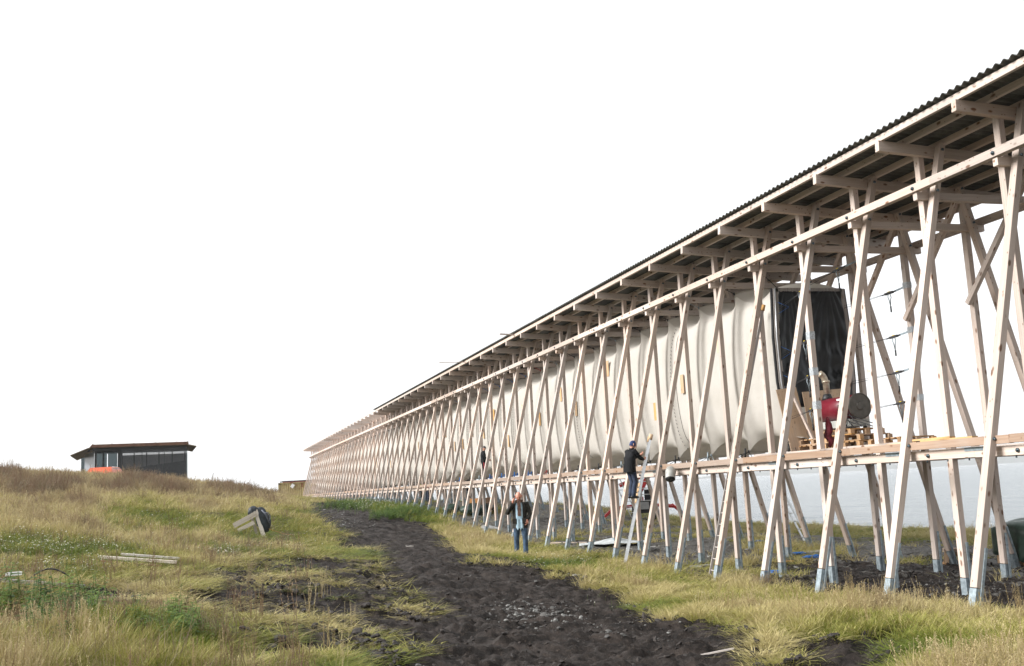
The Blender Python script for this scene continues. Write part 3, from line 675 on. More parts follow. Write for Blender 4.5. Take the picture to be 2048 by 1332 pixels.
# ---------------------------------------------------------------- cables hanging off the deck
for i, (px, py0, py1, u0, lab) in enumerate([(1832, 920, 1128, .9, 'black cable hanging from the deck beam to the dark soil, rightmost of the hanging cables'), (1510, 940, 1092, 6.9, 'black cable hanging from the deck beam beside the fourth raked leg from the right')]):
    y_ = u0; v_ = 0.9 if i == 0 else .6; gz0 = g1(v_, y_)
    b = MB(); pts = []
    for q in range(14):
        t = q/13; z = .12+(gz0+.02-.12)*t; pts.append((v_+.05*math.sin(t*4)-.22*t**5, y_-.12*t**4, z))
    b.tube(pts, .012, 6); o = b.build('hanging_cable', BLACK); props(o, lab, 'cable')
b = MB()
for q in range(2):
    a = Vector((3.1, 2.2, .1+q*.02)); c_ = Vector((5.2, 4.3, -1.35-q*.1)); b.tube([a.lerp(c_, t)+Vector((0, 0, -.5*math.sin(math.pi*t)*(1+.3*q))) for t in np.linspace(0, 1, 16)], .013, 6)
props(b.build('power_cable', BLACK), 'pair of slack black cables running from the deck down to the covered crate', 'cable')
# ---------------------------------------------------------------- ladders
def ladder(name, A, B, wid, n_, mat, label, r=.022, ref=(0, 1, 0)):
    A, B = Vector(A), Vector(B); d = (B-A).normalized(); s_ = Vector(ref); s_ = (s_-d*s_.dot(d)).normalized()
    e = empty(name, A, 0, label, 'ladder')
    for sg in (-1, 1): 
        b = MB(); b.bar(s_*sg*wid/2, s_*sg*wid/2+(B-A), .026, .062, tuple(s_)); b.build('stile', mat, e)
    for i in range(n_):
        p_ = (B-A)*((i+.7)/(n_+.2)); b = MB(); b.tube([p_-s_*wid/2, p_+s_*wid/2], r*.75, 8); b.build('rung', mat, e)
    return e, s_, B-A
LA = Vector((-1.93, 12.78, g1(-1.93, 12.8)-.03)); LB = Vector((-.84, 12.95, 1.14))
e, s_, L_ = ladder('ladder', LA, LB, .36, 11, ALU, 'aluminium ladder in front of the deck with the dark-jacketed worker on it', .022, (0.35, 1, 0))
for sg in (-1, 1):
    b = MB(); p_ = s_*sg*.18+L_; b.tube([p_-L_.normalized()*.04, p_+L_.normalized()*.11], .055, 10); b.build('padding', PLY, e)
b = MB(); [b.tube([s_*.18+L_*t, s_*.18+L_*(t+.03)], .055, 10) for t in (.50, .545, .585, .625)]; b.build('padding', PLY, e)
e, s_, L_ = ladder('ladder', (-1.42, 8.7, g1(-1.42, 8.7)), (.37, 8.55, 3.98), .34, 24, OLDW, 'tall extension ladder leaning against the cocoon behind a raked leg', .02, (.15, 1, 0))
for sg in (-1, 1):
    b = MB(); p_ = s_*sg*.17+L_; b.tube([p_-L_.normalized()*.02, p_+L_.normalized()*.12], .05, 8); b.build('padding', PLY, e)
p_ = on_ground(1440, 1062)
ladder('ladder', (6.0, 16.4, g1(6, 16.4)), (5.2, 16.6, -.35), .3, 7, ALU, 'thin stepladder standing on the shore behind the gallery posts')
# flexible duct elbow hanging over the beam
e = empty('duct_elbow', (-1.02, 11.35, .18), 0, 'short grey flexible duct elbow hanging at the deck edge, open end down', 'duct')
b = MB(); pts = [tuple(Vector((.08, .16, .0))*(1-t)**2+Vector((-.06, -.10, .14))*2*t*(1-t)+Vector((-.15, -.26, -.16))*t*t) for t in np.linspace(0, 1, 22)]
b.tube(pts, [.125+.006*(i % 2) for i in range(22)], 18, False); b.build('duct', plain('duct_grey', (.30, .30, .28), .6, .3, .2, 10), e)
b = MB(); b.tube([pts[-1], Vector(pts[-1])+(Vector(pts[-1])-Vector(pts[-2])).normalized()*.02], .118, 18); b.build('duct_dark_mouth', BLACK, e)  # black disc put in for the shaded inside of the open end

# ================================================================ PEOPLE
SKIN = plain('skin', (.52, .27, .19), .5, 0, .08, 20); SKIN_R = plain('ruddy_skin', (.56, .25, .18), .45, 0, .08, 20)
JEAN = plain('denim', (.035, .065, .11), .85, 0, .45, 7, .3, 40); DJEAN = plain('dark_denim', (.018, .028, .055), .85, 0, .4, 7, .3, 40)
WAX = plain('waxed_jacket', (.017, .015, .012), .55, 0, .35, 9, .6, 14, .2); BJACK = plain('black_jacket', (.007, .0075, .009), .7, 0, .35, 9, .5, 14, .12)
SHIRT = plain('pale_blue_shirt', (.30, .42, .50), .8, 0, .15, 12, .5, 20); SCARF = plain('brown_scarf', (.10, .055, .04), .9, 0, .3, 30, .4, 60)
SHOE = plain('shoe_leather', (.012, .011, .011), .4); HIVIS = plain('hi_vis', (.45, .62, .02), .7); REDC = plain('red_cloth_bright', (.45, .03, .04), .8); BLUEC = plain('blue_hood', (.015, .03, .10), .8)
def loft(b, rings, n=28, gap=0., front=math.pi/2, thick=0):
    P = []
    for (cx, cy, z, rx, ry) in rings:
        row = []
        for i in range(n+1):
            a = front+gap/2+(2*math.pi-gap)*i/n
            row.append((cx+rx*math.cos(a)*(1+.02*math.sin(5*a+z*19)), cy+ry*math.sin(a)*(1+.03*math.sin(7*a-z*23)), z))
        P.append(row)
    b.grid(P)
def skinmesh(pts, edges, lv=2):
    me = bpy.data.meshes.new('s'); names = list(pts); me.from_pydata([pts[k][0] for k in names], [(names.index(a), names.index(b_)) for a, b_ in edges], [])
    o = bpy.data.objects.new('s', me); COL.objects.link(o); sk = o.modifiers.new('k', 'SKIN'); sk.use_smooth_shade = True
    lay = me.skin_vertices[0].data if me.skin_vertices else None
    for i, k in enumerate(names):
        r = pts[k][1]; lay[i].radius = (r, r) if not isinstance(r, tuple) else r
        lay[i].use_root = (i == 0)
    s2 = o.modifiers.new('u', 'SUBSURF'); s2.levels = lv; s2.render_levels = lv
    dg = bpy.context.evaluated_depsgraph_get(); r = bpy.data.meshes.new_from_object(o.evaluated_get(dg)); bpy.data.objects.remove(o)
    return r
def merge(mb, me):
    mb.add([v.co[:] for v in me.vertices], [tuple(p_.vertices) for p_ in me.polygons], True)
def hand(b, W, d, palm, curl=.6):
    """palm and five unequal bent fingers; d along the hand, palm = palm normal"""
    W, d = Vector(W), Vector(d).normalized(); palm = Vector(palm); palm = (palm-d*palm.dot(d)).normalized(); s_ = d.cross(palm)
    b.tube([W-d*.02, W+d*.02, W+d*.055, W+d*.09], [.024, .034, .04, .036], 8)
    for i, (off, L) in enumerate(((-.030, .068), (-.010, .078), (.010, .073), (.029, .057))):
        r0 = W+d*.085+s_*off; a1 = curl*.5; d1 = d*math.cos(a1)+palm*math.sin(a1); d2 = d*math.cos(a1*2.4)+palm*math.sin(a1*2.4); d3 = d*math.cos(a1*3.6)+palm*math.sin(a1*3.6)
        p1 = r0+d1*L*.45; p2 = p1+d2*L*.32; p3 = p2+d3*L*.25; b.tube([r0-d*.01, p1, p2, p3], [.0095, .009, .008, .006], 6)
    t0 = W+d*.03-s_*.03; b.tube([t0, t0-s_*.025+d*.03+palm*.01, t0-s_*.028+d*.06+palm*.02], [.012, .0105, .008], 6)
def head_mesh(b, C, yaw, pitch, hair=None, hb=None):
    """C: centre of the skull; face looks along local +Y turned by yaw and bowed by pitch"""
    M = Matrix.Translation(C) @ Matrix.Rotation(yaw, 4, 'Z') @ Matrix.Rotation(-pitch, 4, 'X')
    P = []; n, m_ = 22, 28
    for i in range(n+1):
        t = math.pi*i/n; row = []
        for j in range(m_+1):
            a = 2*math.pi*j/m_; x, y, z = math.sin(t)*math.sin(a), math.sin(t)*math.cos(a), math.cos(t)
            X = x*.078*(1-.20*max(0, -z)); Y = y*.098*(1-.10*max(0, -z) if y > 0 else 1.0); Z = z*.122
            if y > .3: Y += .024*math.exp(-(x/.17)**2-((z+.18)/.16)**2)+.012*math.exp(-(x/.3)**2-((z+.85)/.15)**2)+.006*math.exp(-((z-.16)/.10)**2)
            if y > .5: Y -= .012*math.exp(-((abs(x)-.36)/.14)**2-((z-.0)/.12)**2); Y += .006*math.exp(-(x/.28)**2-((z+.52)/.07)**2)
            row.append(M@Vector((X, Y, Z)))
        P.append(row)
    b.grid(P)
    for sx in (-1, 1): b.tube([M@Vector((sx*.074, -.01, .03)), M@Vector((sx*.092, -.02, .02)), M@Vector((sx*.088, -.012, -.03)), M@Vector((sx*.074, -.0, -.035))], [.010, .013, .010, .006], 7)
    return M
def build_person(label, loc, rz, sc, J, top, topmat, leg, hands, face=(0, .3), hat=None, extra=None, group=None, skin=SKIN, gap=0.):
    e = empty('person', loc, rz, label, 'person', group); e.scale = (sc,)*3
    g = lambda k: Vector(J[k])
    pts = {'pelvis': (g('pelvis'), .085), 'spine': (g('spine'), .085), 'chest': (g('chest'), .09), 'neck': (g('neck'), .048), 'head': (g('neck')+(g('head')-g('neck'))*.55, .05)}
    ed = [('pelvis', 'spine'), ('spine', 'chest'), ('chest', 'neck'), ('neck', 'head')]
    for s_ in 'rl':
        for k, r in (('hip', .07), ('knee', .048), ('ankle', .036), ('toe', .03), ('sh', .045), ('el', .036), ('wr', .024)): pts[k+s_] = (g(k+s_), r)
        ed += [('pelvis', 'hip'+s_), ('hip'+s_, 'knee'+s_), ('knee'+s_, 'ankle'+s_), ('ankle'+s_, 'toe'+s_), ('chest', 'sh'+s_), ('sh'+s_, 'el'+s_), ('el'+s_, 'wr'+s_)]
    b = MB(); merge(b, skinmesh(pts, ed)); M = head_mesh(b, g('head'), *face)
    for s_ in 'rl':
        if hands[s_]: d_, pn, cu = hands[s_]; hand(b, g('wr'+s_), d_, pn, cu)
    b.build('body', skin, e)
    b = MB(); [b.add(*(lambda c_: ([c_+Vector(q) for q in ((-.010, 0, 0), (0, .003, .004), (.010, 0, 0), (0, .003, -.004))], [(0, 1, 2, 3)]))(M@Vector((sx*.030, .098, .0)))) for sx in (-1, 1)]; b.build('eyes', BLACK, e)
    # trousers: seat and two legs
    b = MB(); pc = g('pelvis'); loft(b, [(pc.x, pc.y, pc.z-.10, .165, .125), (pc.x, pc.y, pc.z-.02, .170, .13), (pc.x, pc.y, pc.z+.12, .155, .115)], 24)
    for s_ in 'rl':
        H, K, A = g('hip'+s_), g('knee'+s_), g('ankle'+s_); f_ = Vector((0, .012, 0))
        b.tube([H+Vector((0, 0, .07)), H, H.lerp(K, .4)+f_, K+f_, K.lerp(A, .4)-f_, K.lerp(A, .85), A-Vector((0, 0, .045))], [.095, .105, .092, .072, .070, .068, .078], 16)
    b.build('trousers', leg, e)
    for s_ in 'rl':
        A, T = g('ankle'+s_), g('toe'+s_); b = MB(); d_ = (T-A); d_.z = 0; d_.normalize()
        q = A-Vector((0, 0, A.z-T.z)); b.tube([q-d_*.09+Vector((0, 0, .02)), q-d_*.05+Vector((0, 0, .025)), q+Vector((0, 0, .03)), q+d_*.09+Vector((0, 0, .01)), q+d_*.17, q+d_*.20-Vector((0, 0, .005))], [.02, .045, .052, .046, .036, .012], 12); b.build('shoe', SHOE, e)
    # jacket: shell of the trunk, collar, sleeves
    ch, sp = g('chest'), g('spine'); b = MB(); hem = top['hem']; k_ = top.get('w', 1)
    sh = (g('shr')+g('shl'))/2
    rows = [(pc.x, pc.y, hem, .205*k_, .155*k_), (pc.x, pc.y, hem+.12, .200*k_, .150*k_), (sp.x, sp.y, sp.z-.04, .185*k_, .138*k_), (sp.x, sp.y, sp.z+.10, .192*k_, .140*k_), (ch.x, ch.y, ch.z-.06, .205*k_, .145*k_), (ch.x, ch.y, ch.z+.03, .205*k_, .13), (sh.x, sh.y, sh.z+.035, .165, .105), (g('neck').x, g('neck').y, g('neck').z-.03, .085, .08), (g('neck').x, g('neck').y, g('neck').z+.02, .075, .075)]
    loft(b, rows, 32, gap)
    for s_ in 'rl':
        S_, E_, W_ = g('sh'+s_), g('el'+s_), g('wr'+s_); i_ = (ch-S_)*.25
        b.tube([S_+i_, S_, S_.lerp(E_, .5), E_, E_.lerp(W_, .5), E_.lerp(W_, .93)], [.07, .082, .070, .062, .055, .050], 14)
    me = b.mesh('jacket', [topmat]); link('jacket', me, e)
    if gap:
        b = MB(); loft(b, [(0, .01, hem+.02, .17, .14), (sp.x, .01, sp.z-.05, .165, .135), (ch.x, .01, ch.z, .17, .125), (0, .02, g('neck').z-.02, .07, .07)], 24); b.build('shirt', top['shirt'], e)
    if hat:
        kind, hm = hat; b = MB(); P = []
        z0 = .25 if kind == 'cap' else -.35
        for i in range(9):
            t = (1-i/8)*(math.pi/2-math.asin(z0)) if kind == 'cap' else (1-i/8)*1.95
            P.append([M@Vector((math.sin(t)*math.sin(a)*.088, math.sin(t)*math.cos(a)*.108-.004, math.cos(t)*.134+.002)) for a in (np.linspace(0, 2*math.pi, 25) if kind != 'hood' else np.linspace(.75, 2*math.pi-.75, 25))])
        b.grid(P)
        if kind == 'cap': b.box((-.06, .09, .03), (.06, .15, .042), M)
        b.build('hat' if kind == 'cap' else 'hood', hm, e)
    if extra: extra(e, M, g)
    return e
J0 = dict(pelvis=(0, 0, .95), spine=(0, -.005, 1.14), chest=(0, .0, 1.34), neck=(0, .03, 1.50), head=(0, .075, 1.635), hipr=(.095, 0, .90), hipl=(-.095, 0, .90), kneer=(.115, .02, .50), kneel=(-.11, .03, .50),
          ankler=(.135, -.01, .09), anklel=(-.125, .0, .09), toer=(.165, .17, .035), toel=(-.13, .18, .035), shr=(.185, 0, 1.425), shl=(-.185, 0, 1.425), elr=(.25, -.02, 1.14), ell=(-.25, -.02, 1.14), wrr=(.25, .10, .90), wrl=(-.25, .10, .90))
def face_cam(v, off=0.):
    a = math.atan2(CY0-v.y, CX0-v.x)-math.pi/2; return a+off
# the man on the phone
pm = at_depth(1044, 1116, 29.8); pm.z = float(ground_full(np.array([pm.x]), np.array([pm.y]))[0][0])
J = dict(J0, elr=(.315, .10, 1.20), wrr=(.155, .125, 1.47), ell=(-.275, -.03, 1.15), wrl=(-.205, .09, .98), head=(-.0, .10, 1.625), kneel=(-.125, .05, .50), anklel=(-.12, .06, .09), toel=(-.135, .24, .035))
def ex(e, M, g):
    b = MB(); b.tube([(.075, .05, 1.505), (.03, .115, 1.49), (-.04, .115, 1.49), (-.08, .04, 1.505), (0, -.06, 1.52), (.07, .02, 1.505)], .032, 10)
    P = [[(-.055+.095*i/5+.004*math.sin(j*2+i), .150+.008*math.sin(i*1.9+j), 1.49-j*.043) for i in range(6)] for j in range(10)]; b.grid(P); b.build('scarf', SCARF, e)
    b = MB(); P = [[(-.10+.20*i/8, .163+.012*math.sin(i*1.4)-.02*abs(i/8-.5), 1.02-j*.04-.05*(j == 6)*(i % 3 == 0)) for i in range(9)] for j in range(7)]; b.grid(P); b.build('shirt_tail', SHIRT, e)
    b = MB(); [b.tube([M@Vector((sx*.030+.022*math.cos(a), .112, .0+.016*math.sin(a))) for a in np.linspace(0, 2*math.pi, 11)], .002, 4) for sx in (-1, 1)]; b.build('glasses', BLACK, e)
    for sx in (-1, 1): MB().box((sx*.13-.055, .148, .90), (sx*.13+.055, .165, 1.04)).build('pocket_flap', WAX, e)
man = build_person('bald man in a dark waxed jacket and jeans talking on a phone', pm+Vector((0, 0, .03)), face_cam(pm, -.12), 1.05, J, {'hem': .78, 'shirt': SHIRT, 'w': 1.04}, WAX, JEAN, {'r': ((-.25, -.12, 1), (-1, .1, 0), .9), 'l': ((.15, .3, -1), (1, 0, 0), .7)}, face=(.12, .42), skin=SKIN_R, gap=1.0, extra=ex)
b = MB(); b.box((-.006, -.03, -.06), (.006, .03, .06)); o = b.build('mobile_phone', BLACK, None, Matrix.Translation(pm) @ Matrix.Rotation(face_cam(pm, -.12), 4, 'Z') @ Matrix.Scale(1.05, 4) @ Matrix.Translation((.105, .10, 1.62)) @ Matrix.Rotation(-.35, 4, 'Y')); props(o, 'small black phone held to the bald man\'s ear', 'mobile phone')
# worker on the aluminium ladder
J = dict(J0, ankler=(.09, -.02, .09), anklel=(-.09, .0, .09), toer=(.09, .15, .04), toel=(-.09, .17, .04), kneer=(.10, .07, .50), kneel=(-.10, .09, .50), pelvis=(0, -.03, .94), spine=(0, 0, 1.13), chest=(0, .05, 1.33), neck=(0, .09, 1.49), head=(0, .15, 1.61), shr=(.185, .04, 1.42), shl=(-.185, .05, 1.42), elr=(.24, .22, 1.20), ell=(-.23, .24, 1.20), wrr=(.10, .42, 1.16), wrl=(-.06, .44, 1.30))
build_person('worker in a black jacket and jeans standing on the aluminium ladder', (-1.62, 12.62, -.46), R(-78), .905, J, {'hem': .80, 'w': 1.12}, BJACK, DJEAN, {'r': ((-.3, 1, .3), (0, 0, 1), 1.1), 'l': ((.2, 1, .5), (0, 0, 1), 1.1)}, face=(-.2, .25), hat=('hood', BLUEC))
# worker on the deck
J = dict(J0, elr=(.26, .06, 1.16), wrr=(.20, .27, 1.04), ell=(-.26, .05, 1.16), wrl=(-.16, .26, 1.02))
def ex2(e, M, g):
    b = MB()
    for s_ in 'rl':
        H, K, A = g('hip'+s_), g('knee'+s_), g('ankle'+s_); sx = 1 if s_ == 'r' else -1; b.tube([H+Vector((sx*.095, 0, 0)), K+Vector((sx*.066, 0, 0)), A+Vector((sx*.066, 0, .02))], .018, 6)
    b.build('stripe', REDC, e)
build_person('worker in black cap and black jacket with red-striped trousers standing on the deck', (.12, 34.6, .44), R(-100), .915, J, {'hem': .93, 'w': 1.0}, BJACK, BJACK, {'r': ((-.2, 1, -.2), (0, 0, -1), .8), 'l': ((.2, 1, -.2), (0, 0, -1), .8)}, face=(-.9, .15), hat=('cap', BLACK), extra=ex2)
member('deck_plank', (.12, 33.2, .415), (.12, 36.2, .415), .4, .04, gal, TIMBER, (1, 0, 0))
for px, D, off, mt, lg, lab, ht in ((842, 80, .6, HIVIS, BJACK, 'far worker in a yellow-green hi-vis jacket beyond the trestle legs', ('cap', HIVIS)), (855, 72, 2.2, REDC, DJEAN, 'far worker in a red jacket seen between the trestle legs', ('cap', BLACK)), (939, 66, 1.2, BJACK, BJACK, 'far worker dressed all in black behind the covered green crate', ('cap', BLACK))):
    v = at_depth(px, 1010, D); v.z = g1(v.x, v.y)+.02
    build_person(lab, v, face_cam(v, off), .98, J0, {'hem': .85, 'w': 1.05}, mt, lg, {'r': ((0, .3, -1), (-1, 0, 0), .6), 'l': ((0, .3, -1), (1, 0, 0), .6)}, hat=ht, group='far workers behind the gallery')

# ================================================================ SMALLER THINGS ON THE GROUND
def gz(x, y): return float(ground_full(np.array([x]), np.array([y]))[0][0])
# sawhorse stool by the right-hand legs
p_ = on_ground(1912, 1128)
e = empty('step_stool', (p_.x, p_.y, gz(p_.x, p_.y)), R(-30), 'low rough wooden step stool beside the nearest leg', 'stool')
member('seat', (-.26, 0, .38), (.26, 0, .38), .09, .22, e, OLDW if False else PALW, (0, 0, 1)); member('rail', (-.2, 0, .27), (.2, 0, .27), .10, .03, e, PALW, (0, 0, 1))
for sx in (-1, 1):
    for sy in (-1, 1): member('leg', (sx*.24, sy*.14, -.02), (sx*.18, sy*.06, .34), .08, .045, e, PALW)
for sx in (-1, 1): member('foot_board', (sx*.27, -.19, .05), (sx*.27, .19, .05), .07, .03, e, PALW, (0, 0, 1))
# slatted crate under a green tarpaulin at the right-hand edge
p_ = on_ground(2075, 1116); v0 = Vector((5.72, 6.3, gz(5.4, 6.1)-.05))
e = empty('covered_crate', v0, R(-6), 'dark slatted wooden crate under a green tarpaulin at the right-hand edge', 'crate')
for i in range(11): member('slat', (-.62+i*.115, -.62, .12), (-.62+i*.115, -.62, .80), .085, .02, e, PALW, (1, 0, 0))
for i in range(9): member('slat', (-.68, -.55+i*.13, .12), (-.68, -.55+i*.13, .80), .02, .10, e, PALW, (1, 0, 0))
for z in (.14, .46): member('rail', (-.66, -.645, z), (.6, -.645, z), .07, .02, e, OLDW, (0, 0, 1))
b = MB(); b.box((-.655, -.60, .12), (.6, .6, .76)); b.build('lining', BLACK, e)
for sx in (-.5, .4): member('skid', (sx, -.62, -.02), (sx, .6, -.02), .12, .14, e, PALW)
GT = plain('green_tarpaulin', (.022, .045, .032), .4, 0, .35, 5, .5, 8)
P = []
for j in range(26):
    t = j/25*2*math.pi; row = []
    for i in range(15):
        s_ = i/14; cx, cy = math.cos(t), math.sin(t); q = max(abs(cx), abs(cy)); ex_, ey_ = cx/q, cy/q
        if s_ < .5: r_ = s_*2; row.append((ex_*.76*r_, ey_*.74*r_, 1.06+.07*math.sin(3*t+5*r_)*r_-.05*r_*r_+.10*(1-r_)))
        else:
            d_ = (s_-.5)*2; row.append((ex_*(.76+.06*math.sin(9*t)*d_), ey_*(.74+.06*math.sin(7*t+2)*d_), 1.0+.07*math.sin(3*t+5)-.05-d_*(.62+.12*math.sin(2*t+1.2))+.02*math.sin(20*d_+4*t)))
    P.append(row)
P.append(P[0]); link('tarpaulin', thicken(MB().grid(P).mesh('tarpaulin', [GT]), .008), e)
b = MB(); b.bar((-.79, -.80, .90), (.8, -.80, .90), .05, .012, (0, 0, 1)); b.build('blue_strap', BLUER, e)
# loose stuff under the gallery
def at_px(px, py): v = on_ground(px, py); v.z = gz(v.x, v.y); return v
v = at_px(945, 1030)
for dx, dy, s_, mt, lab in ((0, 0, 1.0, GT, 'green tarpaulin bundle lying behind the trestle legs'), (.9, .5, .8, BLACK, 'glossy black sack lying beside the green bundle'), (-.9, .8, .75, GT, 'dark green box-shaped bundle left of the black sack')):
    P = [[((.62+.08*math.sin(5*a+i))*s_*math.sin(math.pi*(i+.02)/10.04)*math.cos(a), (.45+.05*math.sin(4*a+2*i))*s_*math.sin(math.pi*(i+.02)/10.04)*math.sin(a), .5*s_*(.42-.62*math.cos(math.pi*i/10))+.03*math.sin(7*a+3*i)) for a in np.linspace(0, 2*math.pi, 25)] for i in range(11)]
    o = MB().grid([r[::-1] for r in P][::-1]).build('bundle', plain('sack_black', (.01, .012, .012), .25) if mt is BLACK else mt, None, Matrix.Translation((v.x+dx, v.y+dy, gz(v.x+dx, v.y+dy)+.08))); props(o, lab, 'bundle')
v = at_px(968, 1030); v = Vector((v.x+.3, v.y+1.2, gz(v.x+.3, v.y+1.2)))
e = empty('wooden_crate', v, R(20), 'orange-brown wooden crate standing right of the green bundle', 'crate')
CRW = wood('crate_wood', (.40, .22, .11), (.28, .13, .06), .5, .3)
for i in range(4):
    for sx in (-1, 1): member('board', (-.6, sx*.4, .12+i*.2), (.6, sx*.4, .12+i*.2), .19, .025, e, CRW, (0, 0, 1)); member('board', (sx*.6, -.4, .12+i*.2), (sx*.6, .4, .12+i*.2), .19, .025, e, CRW, (0, 0, 1))
for sx in (-1, 1):
    for sy in (-1, 1): member('corner_post', (sx*.55, sy*.35, -.02), (sx*.55, sy*.35, .84), .06, .06, e, CRW)
# white plastic sheet and slabs
v = at_px(1225, 1093)
P = [[(x_, y_, .05+.16*math.exp(-((x_-.1)/.6)**2-(y_/.35)**2)+.05*fbm(np.array([x_*4.]), np.array([y_*4.]), 3, 5)[0]) for x_ in np.linspace(-1.1, 1.1, 30)] for y_ in np.linspace(-.55, .55, 16)]
o = link('plastic_sheet', thicken(MB().grid([r[::-1] for r in P]).mesh('plastic_sheet', [plain('cloudy_plastic', (.42, .45, .46), .35, 0, .2, 5, .4, 12)]), .01), None, None, Matrix.Translation(v+Vector((0, 0, .0))) @ Matrix.Rotation(R(-20), 4, 'Z')); props(o, 'crumpled pale plastic sheet lying behind the ladder foot', 'plastic sheet')
STONE = plain('slab_stone', (.19, .185, .175), .8, 0, .35, 6, .5, 25)
def slab(px, py, w, d, h, lab, rz=0., mat=None, tilt=0., group='flat stones under the gallery', name='flat_stone', cat='stone'):
    v = at_px(px, py); n_ = 9; r2 = random.Random(px); pts = [(w/2*math.cos(a)*(1+r2.uniform(-.25, .15)), d/2*math.sin(a)*(1+r2.uniform(-.25, .15))) for a in np.linspace(0, 2*math.pi, n_+1)[:-1]]
    b = MB(); b.add([(x_, y_, -.1) for x_, y_ in pts]+[(x_*.93, y_*.93, h+r2.uniform(-.01, .01)) for x_, y_ in pts], [tuple(range(n_))[::-1], tuple(range(n_, 2*n_))]+[(i, (i+1) % n_, n_+(i+1) % n_, n_+i) for i in range(n_)])
    o = b.build(name, mat or STONE, None, Matrix.Translation(v) @ Euler((tilt, tilt*.5, rz)).to_matrix().to_4x4()); return props(o, lab, cat, group)
slab(1402, 1136, .75, .45, .06, 'flat grey stone with blue rope scraps near the fifth leg', .2); slab(1478, 1142, .60, .4, .07, 'flat pale stone at the foot of an upright post, mid right', .5)
slab(1640, 1105, 1.5, .7, .06, 'wide dark rock slab behind the fourth raked leg', .3); slab(1300, 1098, .8, .5, .08, 'grey slab behind the right foot of the ladder', 1.); slab(1060, 1082, .5, .4, .05, 'small flat stone just right of the man on the phone')
slab(978, 1066, .85, .5, .22, 'tilted grey stone slab left of the man on the phone', .1, plain('pale_slab', (.30, .31, .32), .7), .3)
slab(884, 1096, .55, .3, .02, 'flat white stone lying on the peat track', .1, WHITEP, 0, None); slab(820, 1091, .3, .15, .02, 'small pale flat stone on the peat track left of the white one', .1, plain('pale_stone2', (.4, .38, .35), .7), 0, None)
slab(1155, 1150, .35, .2, .06, 'grey block of stone on the right rim of the peat track', .3, None, .1, None)
def plank(px, py, L, rz, lab, mat=TIMBER, w=.12, t=.03, name='plank', lift=.03, cat='plank', tl=0.):
    v = at_px(px, py); d = Vector((math.cos(rz), math.sin(rz), tl))
    a, c_ = v-d*L/2, v+d*L/2; a.z = gz(a.x, a.y)+lift; c_.z = gz(c_.x, c_.y)+lift+tl*L; o = member(name, a, c_, t, w, None, mat, (0, 0, 1)); return props(o, lab, cat)
plank(1137, 1088, 1.3, R(-25), 'pale plank lying in the grass right of the man on the phone', TIMBER, .2, .08); plank(1560, 1125, .75, R(-10), 'short pale plank between the fourth and fifth legs', PLY, .1)
# boards on the left
DW = wood('bleached_board', (.62, .57, .50), (.42, .34, .27), .7, .3)
plank(1428, 1299, .42, R(-38), 'pale splinter of wood on the wet peat, lower right', OLDW, .035, .015)
plank(275, 1128, 1.45, R(-14), 'long bleached board in the grass, front one of the little pile', DW, .10, .05, lift=.10); plank(300, 1122, 1.15, R(-20), 'shorter bleached board, rear one of the little pile', DW, .09, .04, lift=.12)
plank(262, 1132, 1.1, R(-12), 'reddish brown board underneath the bleached ones', wood('red_board', (.24, .10, .06), (.15, .06, .04), .6, .2), .12, .05, lift=.05)
plank(60, 1177, 1.6, R(-15), 'grey weathered rail lying in the grass at the left edge', OLDW, .06, .05, lift=.12)
v = at_px(27, 1172); b = MB(); b.box((-.11, -.04, 0), (.11, .04, .05)); props(b.build('foam_block', WHITEP, None, Matrix.Translation(v+Vector((0, 0, .16)))), 'small white block lying on the grey rail at the left edge', 'block')
v = at_px(98, 1172); b = MB(); b.tube([(-.36+.72*t, 0, .20*math.sin(math.pi*t)+.06) for t in np.linspace(0, 1, 16)], .012, 6); props(b.build('black_hose', BLACK, None, Matrix.Translation(v)), 'thin black hose arching over the grass at the left', 'hose')
v = at_px(1405, 1255); b = MB(); b.tube([(-.02+.08*math.cos(a), .05*math.sin(a), .04+.01*math.sin(3*a)) for a in np.linspace(.6, 5.6, 16)]+[(.12, -.06, .04), (.22, -.10, .03)], .005, 6); props(b.build('white_strap', WHITEP, None, Matrix.Translation(v) @ Matrix.Rotation(R(-20), 4, 'Z')), 'looped white strap lying on the rim of the peat track', 'strap')
for i, (px, py, s_, lab) in enumerate(((1588, 1113, .5, 'tangle of blue rope right of the third post'), (1405, 1133, .35, 'blue and white rope tangle on a flat stone'), (1548, 1147, .3, 'blue rope scrap between the third and fourth legs'), (1626, 1120, .3, 'faint blue rope strand right of the larger tangle'), (1515, 1087, .2, 'small blue rag near the shoreward posts'))):
    v = at_px(px, py); r2 = random.Random(i); b = MB()
    for q in range(5): b.tube([(r2.uniform(-s_, s_)*.9, r2.uniform(-.2, .2), .03+r2.uniform(0, .06)) for _ in range(7)], .012, 5)
    props(b.build('rope_tangle', BLUER, None, Matrix.Translation(v)), lab, 'rope')
